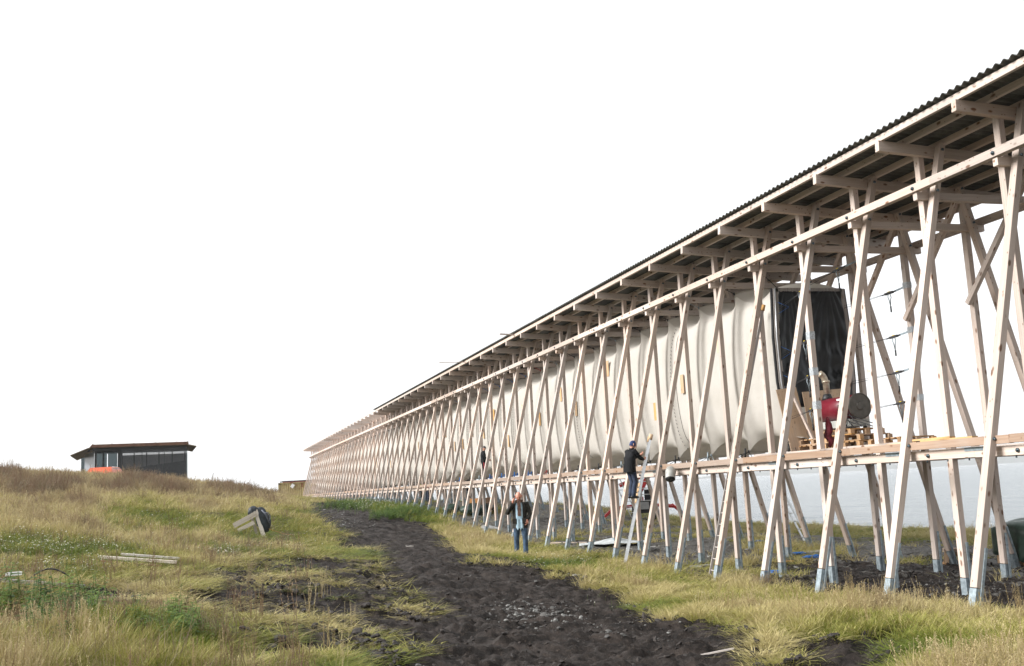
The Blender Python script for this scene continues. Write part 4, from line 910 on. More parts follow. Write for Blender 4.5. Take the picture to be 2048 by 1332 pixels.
# leaning wooden gate frame with a rucksack slung over it
v = at_px(517, 1074)
rz_ = math.atan2(v.x-CX0, v.y-CY0)
e = empty('broken_bench', v, -rz_, 'grey weathered timber frame tipped over in the grass', 'broken bench')
member('leg', (.17, 0, -.05), (-.08, .05, .80), .12, .06, e, DW); member('leg', (-.02, .30, -.02), (-.22, .25, .72), .08, .05, e, DW)
member('rail', (-.72, .02, .37), (-.05, .0, .70), .15, .06, e, DW, (0, 0, 1)); member('rail', (-.60, .10, .22), (-.12, .02, .44), .11, .05, e, DW, (0, 0, 1)); member('rail', (-.10, -.03, .73), (-.13, .33, .70), .08, .05, e, DW, (0, 0, 1))
BP = plain('rucksack_cloth', (.018, .024, .03), .6, 0, .5, 10, .5, 20)
P = []
for i in range(15):
    t = math.pi*(i+.02)/14.04; P.append([((.20+.03*math.sin(4*a+i))*math.sin(t)*math.cos(a), .15*math.sin(t)*math.sin(a)*(1+.1*math.sin(6*a)), .40*math.cos(t)) for a in np.linspace(0, 2*math.pi, 25)])
e2 = empty('rucksack', v, -rz_, 'dark rucksack slung over the tipped timber frame', 'rucksack')
MM = Matrix.Translation((.14, .13, .50)) @ Matrix.Rotation(R(-16), 4, 'Y')
MB().grid([r for r in P][::-1]).build('bag', BP, e2, MM)
P3 = [[(x_*.8-.02, y_*.8, z_*.4+.30) for x_, y_, z_ in r] for r in P]; MB().grid(P3[::-1]).build('lid', BP, e2, Matrix.Translation((.0, .12, .50)) @ Matrix.Rotation(R(-24), 4, 'Y'))
b = MB(); b.tube([(.16, 0, .72), (.30, -.02, .70), (.36, 0, .60), (.33, 0, .48), (.28, 0, .42)], .014, 6); b.tube([(.10, -.04, .80), (.22, -.06, .66), (.31, -.05, .40)], .02, 6); b.build('shoulder_strap', plain('strap_grey', (.10, .11, .14), .6), e2)
b = MB(); b.tube([(.30, .05, .22), (.5, 0, .14), (.78, .1, .03), (1.0, .1, .0)], .008, 5); b.build('cord', PALW, e2)
# far post and low block on the skyline
v = at_depth(420, 962, 80); v.z = g1(v.x, v.y); o = member('leaning_stick', v-Vector((0, 0, .3)), v+Vector((.25, 0, 1.2)), .05, .05, None, OLDW); props(o, 'thin pale stick leaning on the skyline right of the glass pavilion', 'stick')
v = at_depth(443, 976, 82); b = MB(); b.box((-.62, -.3, -1.2), (.62, .3, .38)); b.box((-.66, -.34, .38), (.66, .34, .44)); props(b.build('low_wall', plain('brown_block', (.11, .075, .065), .9), None, Matrix.Translation(v) @ Matrix.Rotation(-CY, 4, 'Z')), 'low brown block on the skyline between pavilion and container', 'wall')
v = at_depth(553, 1004, 100); o = member('red_post', (v.x, v.y, v.z-.5), (v.x, v.y, v.z+.75), .12, .12, None, plain('faded_red', (.35, .12, .09), .8)); props(o, 'short faded red post left of the rusty container', 'post')

# ================================================================ SPIDER LIFT ON THE SHORE
v = on_ground(1288, 1041); v.z = gz(v.x, v.y)
e = empty('spider_lift', v, -math.atan2(v.x-CX0, v.y-CY0), 'red and black tracked spider lift with outriggers spread on the shore', 'lift')
for sx in (-1, 1):
    b = MB(); b.tube([(sx*.45, -.55, .18), (sx*.45, .55, .18)], .18, 14); b.box((sx*.45-.12, -.7, .04), (sx*.45+.12, .7, .34)); b.build('track', BLACK, e)
b = MB(); b.box((-.55, -.6, .36), (.55, .6, .95)); b.box((.1, -.5, .95), (.5, .3, 1.5)); b.build('chassis', BLACK, e)
b = MB(); b.box((-.5, -.66, .95), (.05, .1, 1.15)); b.bar((-.3, 0, 1.1), (.45, .3, 2.3), .22, .22); b.bar((.45, .2, 2.3), (-1.1, .1, 1.75), .18, .16); b.build('boom', BRED, e)
for sx in (-1, 1):
    for sy in (-1, 1):
        b = MB(); b.bar((sx*.35, sy*.4, .75), (sx*1.5, sy*1.3, .62), .12, .10, (0, 0, 1)); b.bar((sx*1.45, sy*1.25, .68), (sx*2.1, sy*1.5, .10), .12, .10, (0, 0, 1)); b.tube([(sx*2.1, sy*1.5, -.05), (sx*2.1, sy*1.5, .03)], .14, 12); b.build('outrigger', BRED, e)
b = MB(); b.box((-.10, -.72, .95), (.0, -.68, 1.9)); b.box((.40, -.72, .95), (.46, -.68, 1.9)); [b.box((-.1, -.72, z), (.46, -.68, z+.04)) for z in (.95, 1.25, 1.55, 1.88)]; b.build('cage', ALU, e)
b = MB(); b.box((-.2, -.74, .55), (.3, -.62, .9)); b.build('engine_cover', plain('grey_cover', (.3, .3, .3), .5), e)
b = MB()
for sx in (-.16, .16): b.bar((-1.25+sx, -.9, 2.2), (-.35+sx, -.9, .0), .04, .05)
for q in range(8): b.tube([(-1.41+q*.115, -.9, 2.1-q*.28), (-1.09+q*.115, -.9, 2.1-q*.28)], .018, 6)
b.build('access_ladder', ALU, e)
# white van parked beyond
v = on_ground(925, 1012); v = at_depth(925, 1004, 95); v.z = g1(v.x, v.y)
e = empty('parked_van', v, -CY+R(90), 'white van parked on the shore behind the far legs', 'van')
b = MB(); prof = [(-2.3, .35), (-2.35, 1.0), (-2.1, 1.15), (-1.45, 1.95), (-1.1, 2.05), (2.2, 2.05), (2.35, 1.9), (2.35, .35)]
b.add([(x_, -.9, z) for x_, z in prof]+[(x_, .9, z) for x_, z in prof], [tuple(range(8))[::-1], tuple(range(8, 16))]+[(i, (i+1) % 8, 8+(i+1) % 8, 8+i) for i in range(8)]); b.build('body', WHITEP, e)
GLS = plain('dark_glass', (.015, .018, .02), .1, 0, .1, 2)
for sy in (-1, 1):
    b = MB(); b.box((-1.5, sy*.905-.004, 1.25), (-.7, sy*.905+.004, 1.8)); b.build('window', GLS, e)
b = MB(); b.add([(-2.12, -.75, 1.17), (-2.12, .75, 1.17), (-1.50, .75, 1.92), (-1.50, -.75, 1.92)], [(0, 1, 2, 3)]); b.build('windscreen', GLS, e)
for sx in (-1.4, 1.5):
    for sy in (-1, 1): b = MB(); b.tube([(sx, sy*.80, .33), (sx, sy*.93, .33)], .33, 18); b.build('wheel', BLACK, e)

# ================================================================ GLASS PAVILION
c0 = at_depth(283, 1003, 100); pz = c0.z
e = empty('glass_pavilion', (c0.x, c0.y, 0), -CY+R(19.6), 'dark glass pavilion with a thin brown flared roof on the hilltop', 'pavilion')
def gmat(name, col, tr, rough=.08, mixf=.65):
    m, n, p = new_mat(name); p.inputs['Base Color'].default_value = (*col, 1); p.inputs['Roughness'].default_value = rough; p.inputs['Specular IOR Level'].default_value = .55
    t = nd(n, 'ShaderNodeBsdfTransparent'); t.inputs[0].default_value = (*[min(1, c_*1.0) for c_ in tr], 1); mx = nd(n, 'ShaderNodeMixShader'); mx.inputs[0].default_value = mixf
    o = [x for x in n.nodes if x.type == 'OUTPUT_MATERIAL'][0]; n.links.new(p.outputs[0], mx.inputs[1]); n.links.new(t.outputs[0], mx.inputs[2]); n.links.new(mx.outputs[0], o.inputs[0]); return m
SMOKE = gmat('smoked_glass', (.03, .034, .038), (.88, .88, .88), .05, .62); TINT = gmat('tinted_glass', (.03, .055, .065), (.5, .58, .6), .08, .4); PANEL = plain('pale_glass_panel', (.20, .22, .25), .3, 0, .08, 2); DK = plain('dark_steel', (.02, .024, .027), .5); CORT = plain('weathering_steel', (.13, .062, .035), .8, 0, .3, 3); CORTD = plain('weathering_steel_soffit', (.12, .085, .035), .8, 0, .3, 3)
K = 100/2071./1.06
def PX(px): return (px-283)*K
base = 1.6; TZ = 5.40                        # floor and pane top
def pane(name, x0, x1, y, z0, z1, mat, t=.03, par=None): return MB().box((PX(x0)+.012, y, z0), (PX(x1)-.012, y+t, z1)).build(name, mat, par or e)
for x0, x1, zt in ((243, 283.5, 5.42), (284.2, 328, 5.43), (328.8, 374.5, 5.44)): pane('glass_pane', x0, x1, 0, base, zt-.02, SMOKE)
pane('glass_pane', 194.5, 207, .4, base, 5.30, TINT); pane('glass_pane', 208, 215, .4, base, 5.30, TINT); pane('glass_pane', 216, 235, .4, base, 5.30, TINT)
for x_ in (243, 283.8, 328.4): MB().box((PX(x_)-.03, -.03, base), (PX(x_)+.03, .05, 5.42)).build('mullion', DK, e)
MB().box((PX(374.5), 0, base), (PX(375.4), 7.5, 5.42)).build('side_pane', TINT, e)
for x0, x1 in ((190.5, 194.5), (235.5, 242.5)): MB().box((PX(x0), .3, base), (PX(x1), .8, 5.75)).build('column', DK, e)
MB().box((PX(203), 3.0, base), (PX(207.5), 3.5, 5.4)).build('column', DK, e)
b = MB(); P4 = [(PX(168.5), 2.6), (PX(190.3), -.6)]; b.add([(P4[0][0], P4[0][1], base), (P4[1][0], P4[1][1], base), (P4[1][0], P4[1][1], 5.38), (P4[0][0], P4[0][1], 5.28), (P4[0][0]+.03, P4[0][1]+.04, base), (P4[1][0]+.03, P4[1][1]+.04, base), (P4[1][0]+.03, P4[1][1]+.04, 5.38), (P4[0][0]+.03, P4[0][1]+.04, 5.28)], [(0, 1, 2, 3), (7, 6, 5, 4), (0, 4, 5, 1), (3, 2, 6, 7), (0, 3, 7, 4), (1, 5, 6, 2)]); b.build('pale_panel', PANEL, e)
MB().box((PX(161), 3.2, base), (PX(168.3), 3.24, 5.05)).build('glass_pane', TINT, e)
# dark slab added as the panes' reflected hillside, falling towards the left, and inner frames
b = MB(); xs = np.linspace(PX(243), PX(373), 40); r2 = random.Random(4)
top_ = [3.62+(x_-PX(243))*.11+r2.uniform(-.02, .03) for x_ in xs]
b.add([(x_, .5, base) for x_ in xs]+[(x_, .5, z) for x_, z in zip(xs, top_)]+[(x_, 1.0, base) for x_ in xs]+[(x_, 1.0, z) for x_, z in zip(xs, top_)], [(i, i+1, 41+i, 40+i) for i in range(39)]+[(80+i, 120+i, 121+i, 81+i) for i in range(39)]+[(40+i, 41+i, 121+i, 120+i) for i in range(39)])
b.build('hill_reflection', plain('dark_reflection', (.022, .024, .022), .8, 0, .9, 2.2, .8, 3, dirt=(.11, .11, .10)), e)
MB().box((PX(243.5), 1.1, base), (PX(374.3), 1.2, 5.0)).build('reflection_wall', plain('reflected_grey', (.42, .425, .43), .7), e)  # inner wall set close and pale, standing for grey reflection in the upper panes
for z0, z1 in ((5.19, 5.5),): MB().box((PX(192), 1.1, z0+.03), (PX(374.3), 1.2, z1)).build('rear_beam', DK, e)
for px in (244, 268, 293, 318, 345, 371): MB().box((PX(px)-.05, 1.02, base), (PX(px)+.05, 1.09, 5.5)).build('rear_column', DK, e)
# roof: thin plate folded down at both ends, with upstand ribs
b = MB(); prof = [(PX(145.5), 5.02), (PX(178), 5.62), (PX(187), 5.74), (PX(375), 5.70), (PX(393), 5.50)]
v_ = [(x_, y_, z+dz) for y_ in (-1.0, 9.0) for dz in (0, .09 ) for x_, z in prof]
b.add(v_, [(i, i+1, 5+i+1, 5+i) for i in range(4)]+[(10+i, 15+i, 15+i+1, 10+i+1) for i in range(4)]+[(5+i, 5+i+1, 15+i+1, 15+i) for i in range(4)]+[(i, 10+i, 10+i+1, i+1) for i in range(4)]+[(0, 5, 15, 10), (4, 14, 19, 9)]); b.build('roof', CORTD, e)
MB().box((PX(186), -1.04, 5.74), (PX(376.5), -.99, 6.02)).build('fascia', CORT, e)
for px in (187, 224, 267, 310, 352, 375): b = MB(); b.add([(PX(px)-.22, -1.12, 5.78), (PX(px)+.10, -1.12, 5.78), (PX(px)+.06, -1.12, 6.10), (PX(px)-.22, 2.5, 5.86), (PX(px)+.10, 2.5, 5.86), (PX(px)+.06, 2.5, 6.12)], [(0, 1, 2), (5, 4, 3), (0, 3, 4, 1), (1, 4, 5, 2), (2, 5, 3, 0)]); b.build('roof_rib', CORT, e)
MB().box((PX(186), -.12, 5.42), (PX(374), -.04, 5.74)).build('roof_beam', DK, e)
for px in (179, 205, 228, 345, 353, 364): MB().box((PX(px)-.12, .6, 5.42), (PX(px)+.12, .9, 5.72)).build('roof_bracket', DK, e)
MB().box((PX(161), 0.5, base-.6), (PX(375), 9, base)).build('floor', STONE, e)

# ================================================================ ORANGE CAR BEHIND THE CREST
v = at_depth(207, 953, 84)
e = empty('parked_car', (v.x, v.y, v.z-.74), -CY+R(4), 'orange car parked behind the grassy crest in front of the pavilion', 'car')
ORG = plain('orange_paint', (.55, .10, .04), .35, 0, .08, 3)
b = MB(); lower = [(-1.0, -.3, .35), (1.0, -.3, .35), (1.0, -.3, .95), (-1.0, -.3, .95)]
def box8(b, x0, x1, y0, y1, z0, z1, tx=0, ty=0): 
    b.add([(x0, y0, z0), (x1, y0, z0), (x1, y1, z0), (x0, y1, z0), (x0+tx, y0+ty, z1), (x1-tx, y0+ty, z1), (x1-tx, y1-ty, z1), (x0+tx, y1-ty, z1)], [(3, 2, 1, 0), (4, 5, 6, 7), (0, 1, 5, 4), (1, 2, 6, 5), (2, 3, 7, 6), (3, 0, 4, 7)])
box8(b, -1.25, 1.25, -1.8, 2.0, .3, .98, .10, .15); box8(b, -1.08, 1.08, -1.2, 1.9, .98, 1.46, .27, .5)
b.build('body', ORG, e)
b = MB(); b.add([(-.86, -1.12, 1.03), (.86, -1.12, 1.03), (.70, -.76, 1.40), (-.70, -.76, 1.40)], [(0, 1, 2, 3)]); b.build('windscreen', plain('pale_glass', (.30, .26, .24), .15), e)
for sx in (-1, 1):
    b = MB(); b.add([(sx*1.03, -.8, 1.03), (sx*1.03, 1.6, 1.03), (sx*.86, 1.2, 1.38), (sx*.86, -.5, 1.38)], [(0, 1, 2, 3) if sx < 0 else (3, 2, 1, 0)]); b.build('side_window', GLS, e)
    b = MB(); b.tube([(sx*1.0, -1.2, .32), (sx*1.2, -1.2, .32)], .32, 16); b.build('wheel', BLACK, e); b = MB(); b.tube([(sx*1.0, 1.3, .32), (sx*1.2, 1.3, .32)], .32, 16); b.build('wheel', BLACK, e)
    b = MB(); b.box((sx*.85-.15, -1.83, .68), (sx*.85+.15, -1.80, .82)); b.build('headlight', WHITEP, e)
b = MB(); b.tube([(-.78, -.3, 1.475), (-.78, .9, 1.475)], .02, 6); b.tube([(.78, -.3, 1.475), (.78, .9, 1.475)], .02, 6); b.build('roof_rail', WHITEP, e)

# ================================================================ RUSTY CONTAINER
v = at_depth(558, 1001, 133)
e = empty('shipping_container', v-Vector((0, 0, .25)), -CY+R(2), 'rusty yellow corrugated shipping container beyond the end of the gallery', 'container')
RUST = plain('rusty_yellow_steel', (.36, .29, .13), .75, 0, .15, 1.2, .2, 8, .2, True, (.20, .075, .03))
K2 = 133/2071.; LC = 12.0; H = 2.45; b = MB(); n_ = 44; P = []
xs = []; 
for i in range(n_):
    x_ = i*LC/n_; w_ = LC/n_; xs += [(x_, 0), (x_+w_*.35, 0), (x_+w_*.5, .04), (x_+w_*.85, .04)]
b.grid([[(x_, y_, .12) for x_, y_ in xs], [(x_, y_, H-.1) for x_, y_ in xs]], False); b.build('side_panel', RUST, e)
b = MB(); b.box((0, .05, .1), (LC, 2.4, H-.1)); b.build('box', RUST, e)
for a_, c_ in (((-.06, -.06, 0), (.10, .06, H)), ((LC-.1, -.06, 0), (LC+.06, .06, H))): MB().box(a_, c_).build('corner_post', RUST, e)
MB().box((0, -.05, H-.1), (LC, .08, H)).build('top_rail', RUST, e); MB().box((0, -.05, 0), (LC, .08, .12)).build('bottom_rail', RUST, e)
b = MB(); b.box((.45, .0, H), (LC, 2.2, H+.13)); b.build('roof_load', plain('dull_red', (.20, .05, .05), .7), e); MB().box((.4, -.03, H+.13), (LC, 2.3, H+.22)).build('roof_edge', BLACK, e)
MB().box((-.03, -.1, H-.2), (.15, .06, H-.05)).build('corner_casting', BLACK, e); MB().box((.22, 0, H-.03), (.34, .15, H+.2)).build('corner_casting', BLACK, e)
MB().box((-.2, -.005, -.25), (.2, .005, .25)).build('notice_sheet', WHITEP, e, Matrix.Translation((1.75, -.07, H-.45)) @ Matrix.Rotation(.6, 4, 'Y'))

# ================================================================ VEGETATION AND STONES (countless small growth)
def blade_mesh(name, seed, nb, h, spread, w, bend, heads=0, leaf=False, stems=0):
    r = random.Random(seed); b = MB()
    for i in range(nb):
        a = r.uniform(0, 6.283); d = abs(r.gauss(0, spread)); x, y = d*math.cos(a), d*math.sin(a); H = h*r.uniform(.45, 1.1); la = a+r.uniform(-.8, .8); B = bend*H*r.uniform(.3, 1.3); fa = r.uniform(0, 6.283); ww = w*r.uniform(.6, 1.2)
        fx, fy = math.cos(fa)*ww, math.sin(fa)*ww; v = []
        for t in (0, .5, .8): 
            k = (1-t*.55); cx, cy, cz = x+math.cos(la)*B*t*t, y+math.sin(la)*B*t*t, H*t*(1-.12*bend*t); v += [(cx-fx*k, cy-fy*k, cz), (cx+fx*k, cy+fy*k, cz)]
        v.append((x+math.cos(la)*B, y+math.sin(la)*B, H*(1-.18*bend)))
        b.mi = 0; b.add(v, [(0, 1, 3, 2), (2, 3, 5, 4), (4, 5, 6)])
    for i in range(stems):
        a = r.uniform(0, 6.283); d = abs(r.gauss(0, spread)); x, y = d*math.cos(a), d*math.sin(a); H = h*r.uniform(1.2, 1.9); lx, ly = r.uniform(-.22, .22)*H, r.uniform(-.22, .22)*H; sw = w*.45
        P = [Vector((x+lx*t*t, y+ly*t*t, H*t)) for t in (0, .5, 1)]
        b.mi = 1; b.add([P[0]+Vector((-sw, 0, 0)), P[0]+Vector((sw, 0, 0)), P[1]+Vector((-sw, 0, 0)), P[1]+Vector((sw, 0, 0)), P[2]+Vector((-sw*.6, 0, 0)), P[2]+Vector((sw*.6, 0, 0))], [(0, 1, 3, 2), (2, 3, 5, 4)])
        b.add([P[0]+Vector((0, -sw, 0)), P[0]+Vector((0, sw, 0)), P[1]+Vector((0, -sw, 0)), P[1]+Vector((0, sw, 0)), P[2]+Vector((0, -sw*.6, 0)), P[2]+Vector((0, sw*.6, 0))], [(0, 1, 3, 2), (2, 3, 5, 4)])
        for q in range(heads):
            t = 1-q*.035; c_ = Vector((x+lx*t*t, y+ly*t*t, H*t)); o_ = Vector((r.uniform(-1, 1), r.uniform(-1, 1), r.uniform(-.2, .9))).normalized()*H*.055; s_ = H*.014
            b.add([c_, c_+o_*.5+Vector((s_, 0, 0)), c_+o_, c_+o_*.5-Vector((s_, 0, 0))], [(0, 1, 2, 3)])
    return b
def leaf_plant(seed, n_, h, ls):
    r = random.Random(seed); b = MB()
    for s_ in range(n_):
        x, y = r.gauss(0, .09), r.gauss(0, .09); H = h*r.uniform(.5, 1.1); b.mi = 0; b.tube([(x, y, 0), (x+.02, y, H*.5), (x+r.uniform(-.05, .05), y, H)], .0035, 4)
        for q in range(9):
            z = H*(.25+.75*q/9); a = q*2.4+s_; L = ls*(1.15-q*.08); d = Vector((math.cos(a), math.sin(a), .25)); sd_ = Vector((-math.sin(a), math.cos(a), 0)); o = Vector((x, y, z))
            b.mi = 0; b.add([o, o+d*L*.45+sd_*L*.32, o+d*L-Vector((0, 0, L*.25)), o+d*L*.45-sd_*L*.32, o+d*L*.45-Vector((0, 0, L*.05))], [(0, 1, 4), (1, 2, 4), (2, 3, 4), (3, 0, 4)])
    return b
def flower(seed):
    r = random.Random(seed); b = MB()
    for s_ in range(6):
        x, y = r.gauss(0, .22), r.gauss(0, .22); H = r.uniform(.10, .22); b.mi = 0; b.tube([(x, y, 0), (x, y, H)], .002, 3); b.mi = 2; rr_ = r.uniform(.007, .013); tl = Vector((r.uniform(-.6, .3), r.uniform(-.6, .3), 1)).normalized(); u_ = tl.orthogonal().normalized(); w_ = tl.cross(u_); c_ = Vector((x, y, H))
        b.add([c_+(u_*math.cos(k*1.0472)+w_*math.sin(k*1.0472))*rr_ for k in range(6)], [(0, 1, 2, 3, 4, 5)])
    return b
def rock(seed):
    r = random.Random(seed); bb = bmesh.new(); bmesh.ops.create_icosphere(bb, subdivisions=2, radius=1)
    sx, sy, sz = r.uniform(.8, 1.2), r.uniform(.6, 1.), r.uniform(.35, .6); pl = [Vector((r.gauss(0, 1), r.gauss(0, 1), r.gauss(0, 1))).normalized() for _ in range(9)]
    for v in bb.verts:
        c_ = v.co.copy(); m_ = max(max(0, c_.dot(q)-.62) for q in pl); c_ *= 1-m_*.9; v.co = Vector((c_.x*sx, c_.y*sy, c_.z*sz))*(1+r.uniform(-.04, .04))
    me = bpy.data.meshes.new('rock'); bb.to_mesh(me); bb.free(); return me
def clod(seed):
    r = random.Random(seed); bb = bmesh.new(); bmesh.ops.create_icosphere(bb, subdivisions=2, radius=1)
    for v in bb.verts: v.co = Vector((v.co.x*1.1, v.co.y*.9, v.co.z*.7))*r.uniform(.68, 1.15)
    me = bpy.data.meshes.new('clod'); bb.to_mesh(me); bb.free(); return me
def ti(n, nm):
    a = nd(n, 'ShaderNodeAttribute', attribute_type='INSTANCER', attribute_name=nm); return a.outputs['Fac']
# grass blade colour follows the plant: green, straw or brown
m, n, p = new_mat('grass_blade'); d = ti(n, 'dry'); oi = nd(n, 'ShaderNodeObjectInfo'); geo = nd(n, 'ShaderNodeNewGeometry'); rd = ti(n, 'rnd')
tc = nd(n, 'ShaderNodeTexCoord'); nz = noise(n, tc.outputs['Object'], 55, 1)
dd = mathn(n, 'ADD', d, mathn(n, 'MULTIPLY_ADD', nz, 1.5, -.75)); dd = mathn(n, 'ADD', dd, mathn(n, 'MULTIPLY_ADD', rd, .7, -.35))
c = mixc(n, ramp(n, dd, .0, .55), (.115, .15, .018), (.265, .25, .055)); c = mixc(n, ramp(n, dd, .45, 1.05), c, (.45, .38, .185)); c = mixc(n, ramp(n, d, 1.1, 1.8), c, mixc(n, nz, (.115, .085, .05), (.27, .22, .13)))
def blade_shader(n, p, c):
    n.links.new(c, p.inputs['Base Color']); p.inputs['Roughness'].default_value = .6; p.inputs['Specular IOR Level'].default_value = .25
    t = nd(n, 'ShaderNodeBsdfTranslucent'); n.links.new(c, t.inputs[0]); mx = nd(n, 'ShaderNodeMixShader'); mx.inputs[0].default_value = .30
    o = [x for x in n.nodes if x.type == 'OUTPUT_MATERIAL'][0]; n.links.new(p.outputs[0], mx.inputs[1]); n.links.new(t.outputs[0], mx.inputs[2]); n.links.new(mx.outputs[0], o.inputs[0])
blade_shader(n, p, c); GRASS = m
m, n, p = new_mat('grass_stem'); rd = ti(n, 'rnd'); blade_shader(n, p, mixc(n, ramp(n, ti(n, 'dry'), 1.3, 1.8), mixc(n, rd, (.50, .42, .25), (.34, .26, .13)), mixc(n, rd, (.15, .09, .06), (.27, .19, .12)))); STEM = m
m, n, p = new_mat('leaf_green'); rd = ti(n, 'rnd'); blade_shader(n, p, mixc(n, rd, (.035, .085, .015), (.13, .19, .03))); LEAF = m
PETAL = plain('petal_white', (.55, .53, .45), .7)
def coll(name, meshes):
    c_ = bpy.data.collections.new(name)
    for i, me in enumerate(meshes):
        o = bpy.data.objects.new('%s_variant_%02d' % (name, i), me); c_.objects.link(o)
    return c_
def scatter(name, cl, P, rot, sc, ix, attrs, label=None, cat=None):
    me = bpy.data.meshes.new(name); me.vertices.add(len(P)); me.vertices.foreach_set('co', np.asarray(P, np.float32).ravel())
    def A(nm, t, v):
        a = me.attributes.new(nm, t, 'POINT'); a.data.foreach_set('vector' if t == 'FLOAT_VECTOR' else 'value', np.asarray(v).ravel())
    A('rot', 'FLOAT_VECTOR', rot.astype(np.float32)); A('scl', 'FLOAT_VECTOR', sc.astype(np.float32)); A('ix', 'INT', ix.astype(np.int32))
    for k, v in attrs.items(): A(k, 'FLOAT', v.astype(np.float32))
    o = bpy.data.objects.new(name, me); COL.objects.link(o)
    ng = bpy.data.node_groups.new(name, 'GeometryNodeTree'); ng.interface.new_socket('Geometry', in_out='INPUT', socket_type='NodeSocketGeometry'); ng.interface.new_socket('Geometry', in_out='OUTPUT', socket_type='NodeSocketGeometry')
    gi = ng.nodes.new('NodeGroupInput'); go_ = ng.nodes.new('NodeGroupOutput'); ip = ng.nodes.new('GeometryNodeInstanceOnPoints'); ci = ng.nodes.new('GeometryNodeCollectionInfo')
    ci.inputs['Collection'].default_value = cl; ci.inputs['Separate Children'].default_value = True; ci.inputs['Reset Children'].default_value = True
    def na(nm, t): x = ng.nodes.new('GeometryNodeInputNamedAttribute'); x.data_type = t; x.inputs[0].default_value = nm; return x.outputs[0]
    m2p = ng.nodes.new('GeometryNodeMeshToPoints'); ng.links.new(gi.outputs[0], m2p.inputs[0]); ng.links.new(m2p.outputs[0], ip.inputs['Points'])
    ng.links.new(ci.outputs[0], ip.inputs['Instance']); ip.inputs['Pick Instance'].default_value = True; ng.links.new(na('ix', 'INT'), ip.inputs['Instance Index'])
    e2r = ng.nodes.new('FunctionNodeEulerToRotation'); ng.links.new(na('rot', 'FLOAT_VECTOR'), e2r.inputs[0]); ng.links.new(e2r.outputs[0], ip.inputs['Rotation']); ng.links.new(na('scl', 'FLOAT_VECTOR'), ip.inputs['Scale'])
    ng.links.new(ip.outputs[0], go_.inputs[0]); mo = o.modifiers.new('scatter', 'NODES'); mo.node_group = ng
    return props(o, label, cat, None, 'stuff')
MT = [GRASS, STEM, PETAL]
tufts = [blade_mesh('g', s_, 16, 1.0, .28, .016, .55) .mesh('grass_tuft', MT) for s_ in range(4)]                       # 0-3 leafy
tufts += [blade_mesh('g', 10+s_, 12, .75, .28, .016, .5, 14, False, 5).mesh('grass_tuft', MT) for s_ in range(3)]       # 4-6 with seed heads
tufts += [blade_mesh('g', 20+s_, 20, .6, .45, .018, 1.5).mesh('grass_tuft', MT) for s_ in range(3)]                      # 7-9 matted
tufts += [blade_mesh('g', 30+s_, 3, .5, .3, .012, .4, 22, False, 8).mesh('grass_tuft', MT) for s_ in range(3)]           # 10-12 bare stalks
TU = coll('grass_tufts', tufts)
N = 190000
r_ = np.exp(RNG.uniform(math.log(7.2), math.log(112), N)); r_ = np.where(RNG.random(N) < .35, np.exp(RNG.uniform(math.log(8), math.log(30), N)), r_); th = RNG.uniform(R(-31), R(31), N)
x, y = level_to_world(r_*np.sin(th), r_*np.cos(th)); z, gm_, gw_, px_, py_, n_, n2_ = ground_full(x, y)
dr, hh, dn = vegmap(px_, py_, None)
keep = (RNG.random(N) < dn*np.clip(1.12-1.75*gm_, .0, 1)*np.clip(1.1-1.08*gw_, .02, 1)) & (z > SEA+.25) & ~((x > -1.5) & (y > 60) & (x < 6)) & (px_ > -250) & (px_ < 2300)
cl_ = fbm(x*.55, y*.55, 4, 101)-.5; cl2 = fbm(x*1.9, y*1.9, 3, 111)-.5
x, y, z, dr, hh, gm_, gw_, px_, py_, r_, cl_, cl2 = [q[keep] for q in (x, y, z, dr, hh, gm_, gw_, px_, py_, r_, cl_, cl2)]; N = len(x)
stalk = (RNG.random(N) < .018)&(px_ < 620)&(py_ > 990); dr = np.where(dr < 1.3, dr-.12+cl_*2.1+cl2*1.1, dr+cl_*.6+cl2*.4); dr = np.where(stalk, 1.8, dr); hh = np.where(stalk, .34, hh); blond = (RNG.random(N) < .0022)&(py_ > 1190)&((px_ < 720)|((px_ > 1400)&(py_ < 1270))); dr = np.where(blond, 1.0, dr); hh = hh*np.clip(1+cl_*1.5+cl2*1.6, .35, 2.0)*np.clip(1-.75*gm_, .2, 1)
u_ = RNG.random(N)
ix = RNG.integers(0, 4, N); ix = np.where((hh < .14) | (u_ < .25), 7+RNG.integers(0, 3, N), ix); sd_ = (hh > .2) & (dr > .75) & (RNG.random(N) < .12); ix = np.where(sd_, 4+RNG.integers(0, 3, N), ix)
sd_ = (dr > 1.35) & (RNG.random(N) < .6); ix = np.where(sd_, 10+RNG.integers(0, 3, N), ix)
ix = np.where(blond, 10+RNG.integers(0, 3, N), ix); hh = np.where(blond, .46, hh)
wd = np.clip(.16+r_*.010, .2, .95)*RNG.uniform(.75, 1.25, N); zz = hh*RNG.uniform(.7, 1.35, N)*1.05
rot = np.stack([RNG.normal(0, .10, N), RNG.normal(0, .10, N), RNG.uniform(0, 6.28, N)], 1)
scatter('grass', TU, np.stack([x, y, z-.02], 1), rot, np.stack([wd, wd, zz], 1), ix, {'dry': dr, 'rnd': RNG.random(N)})
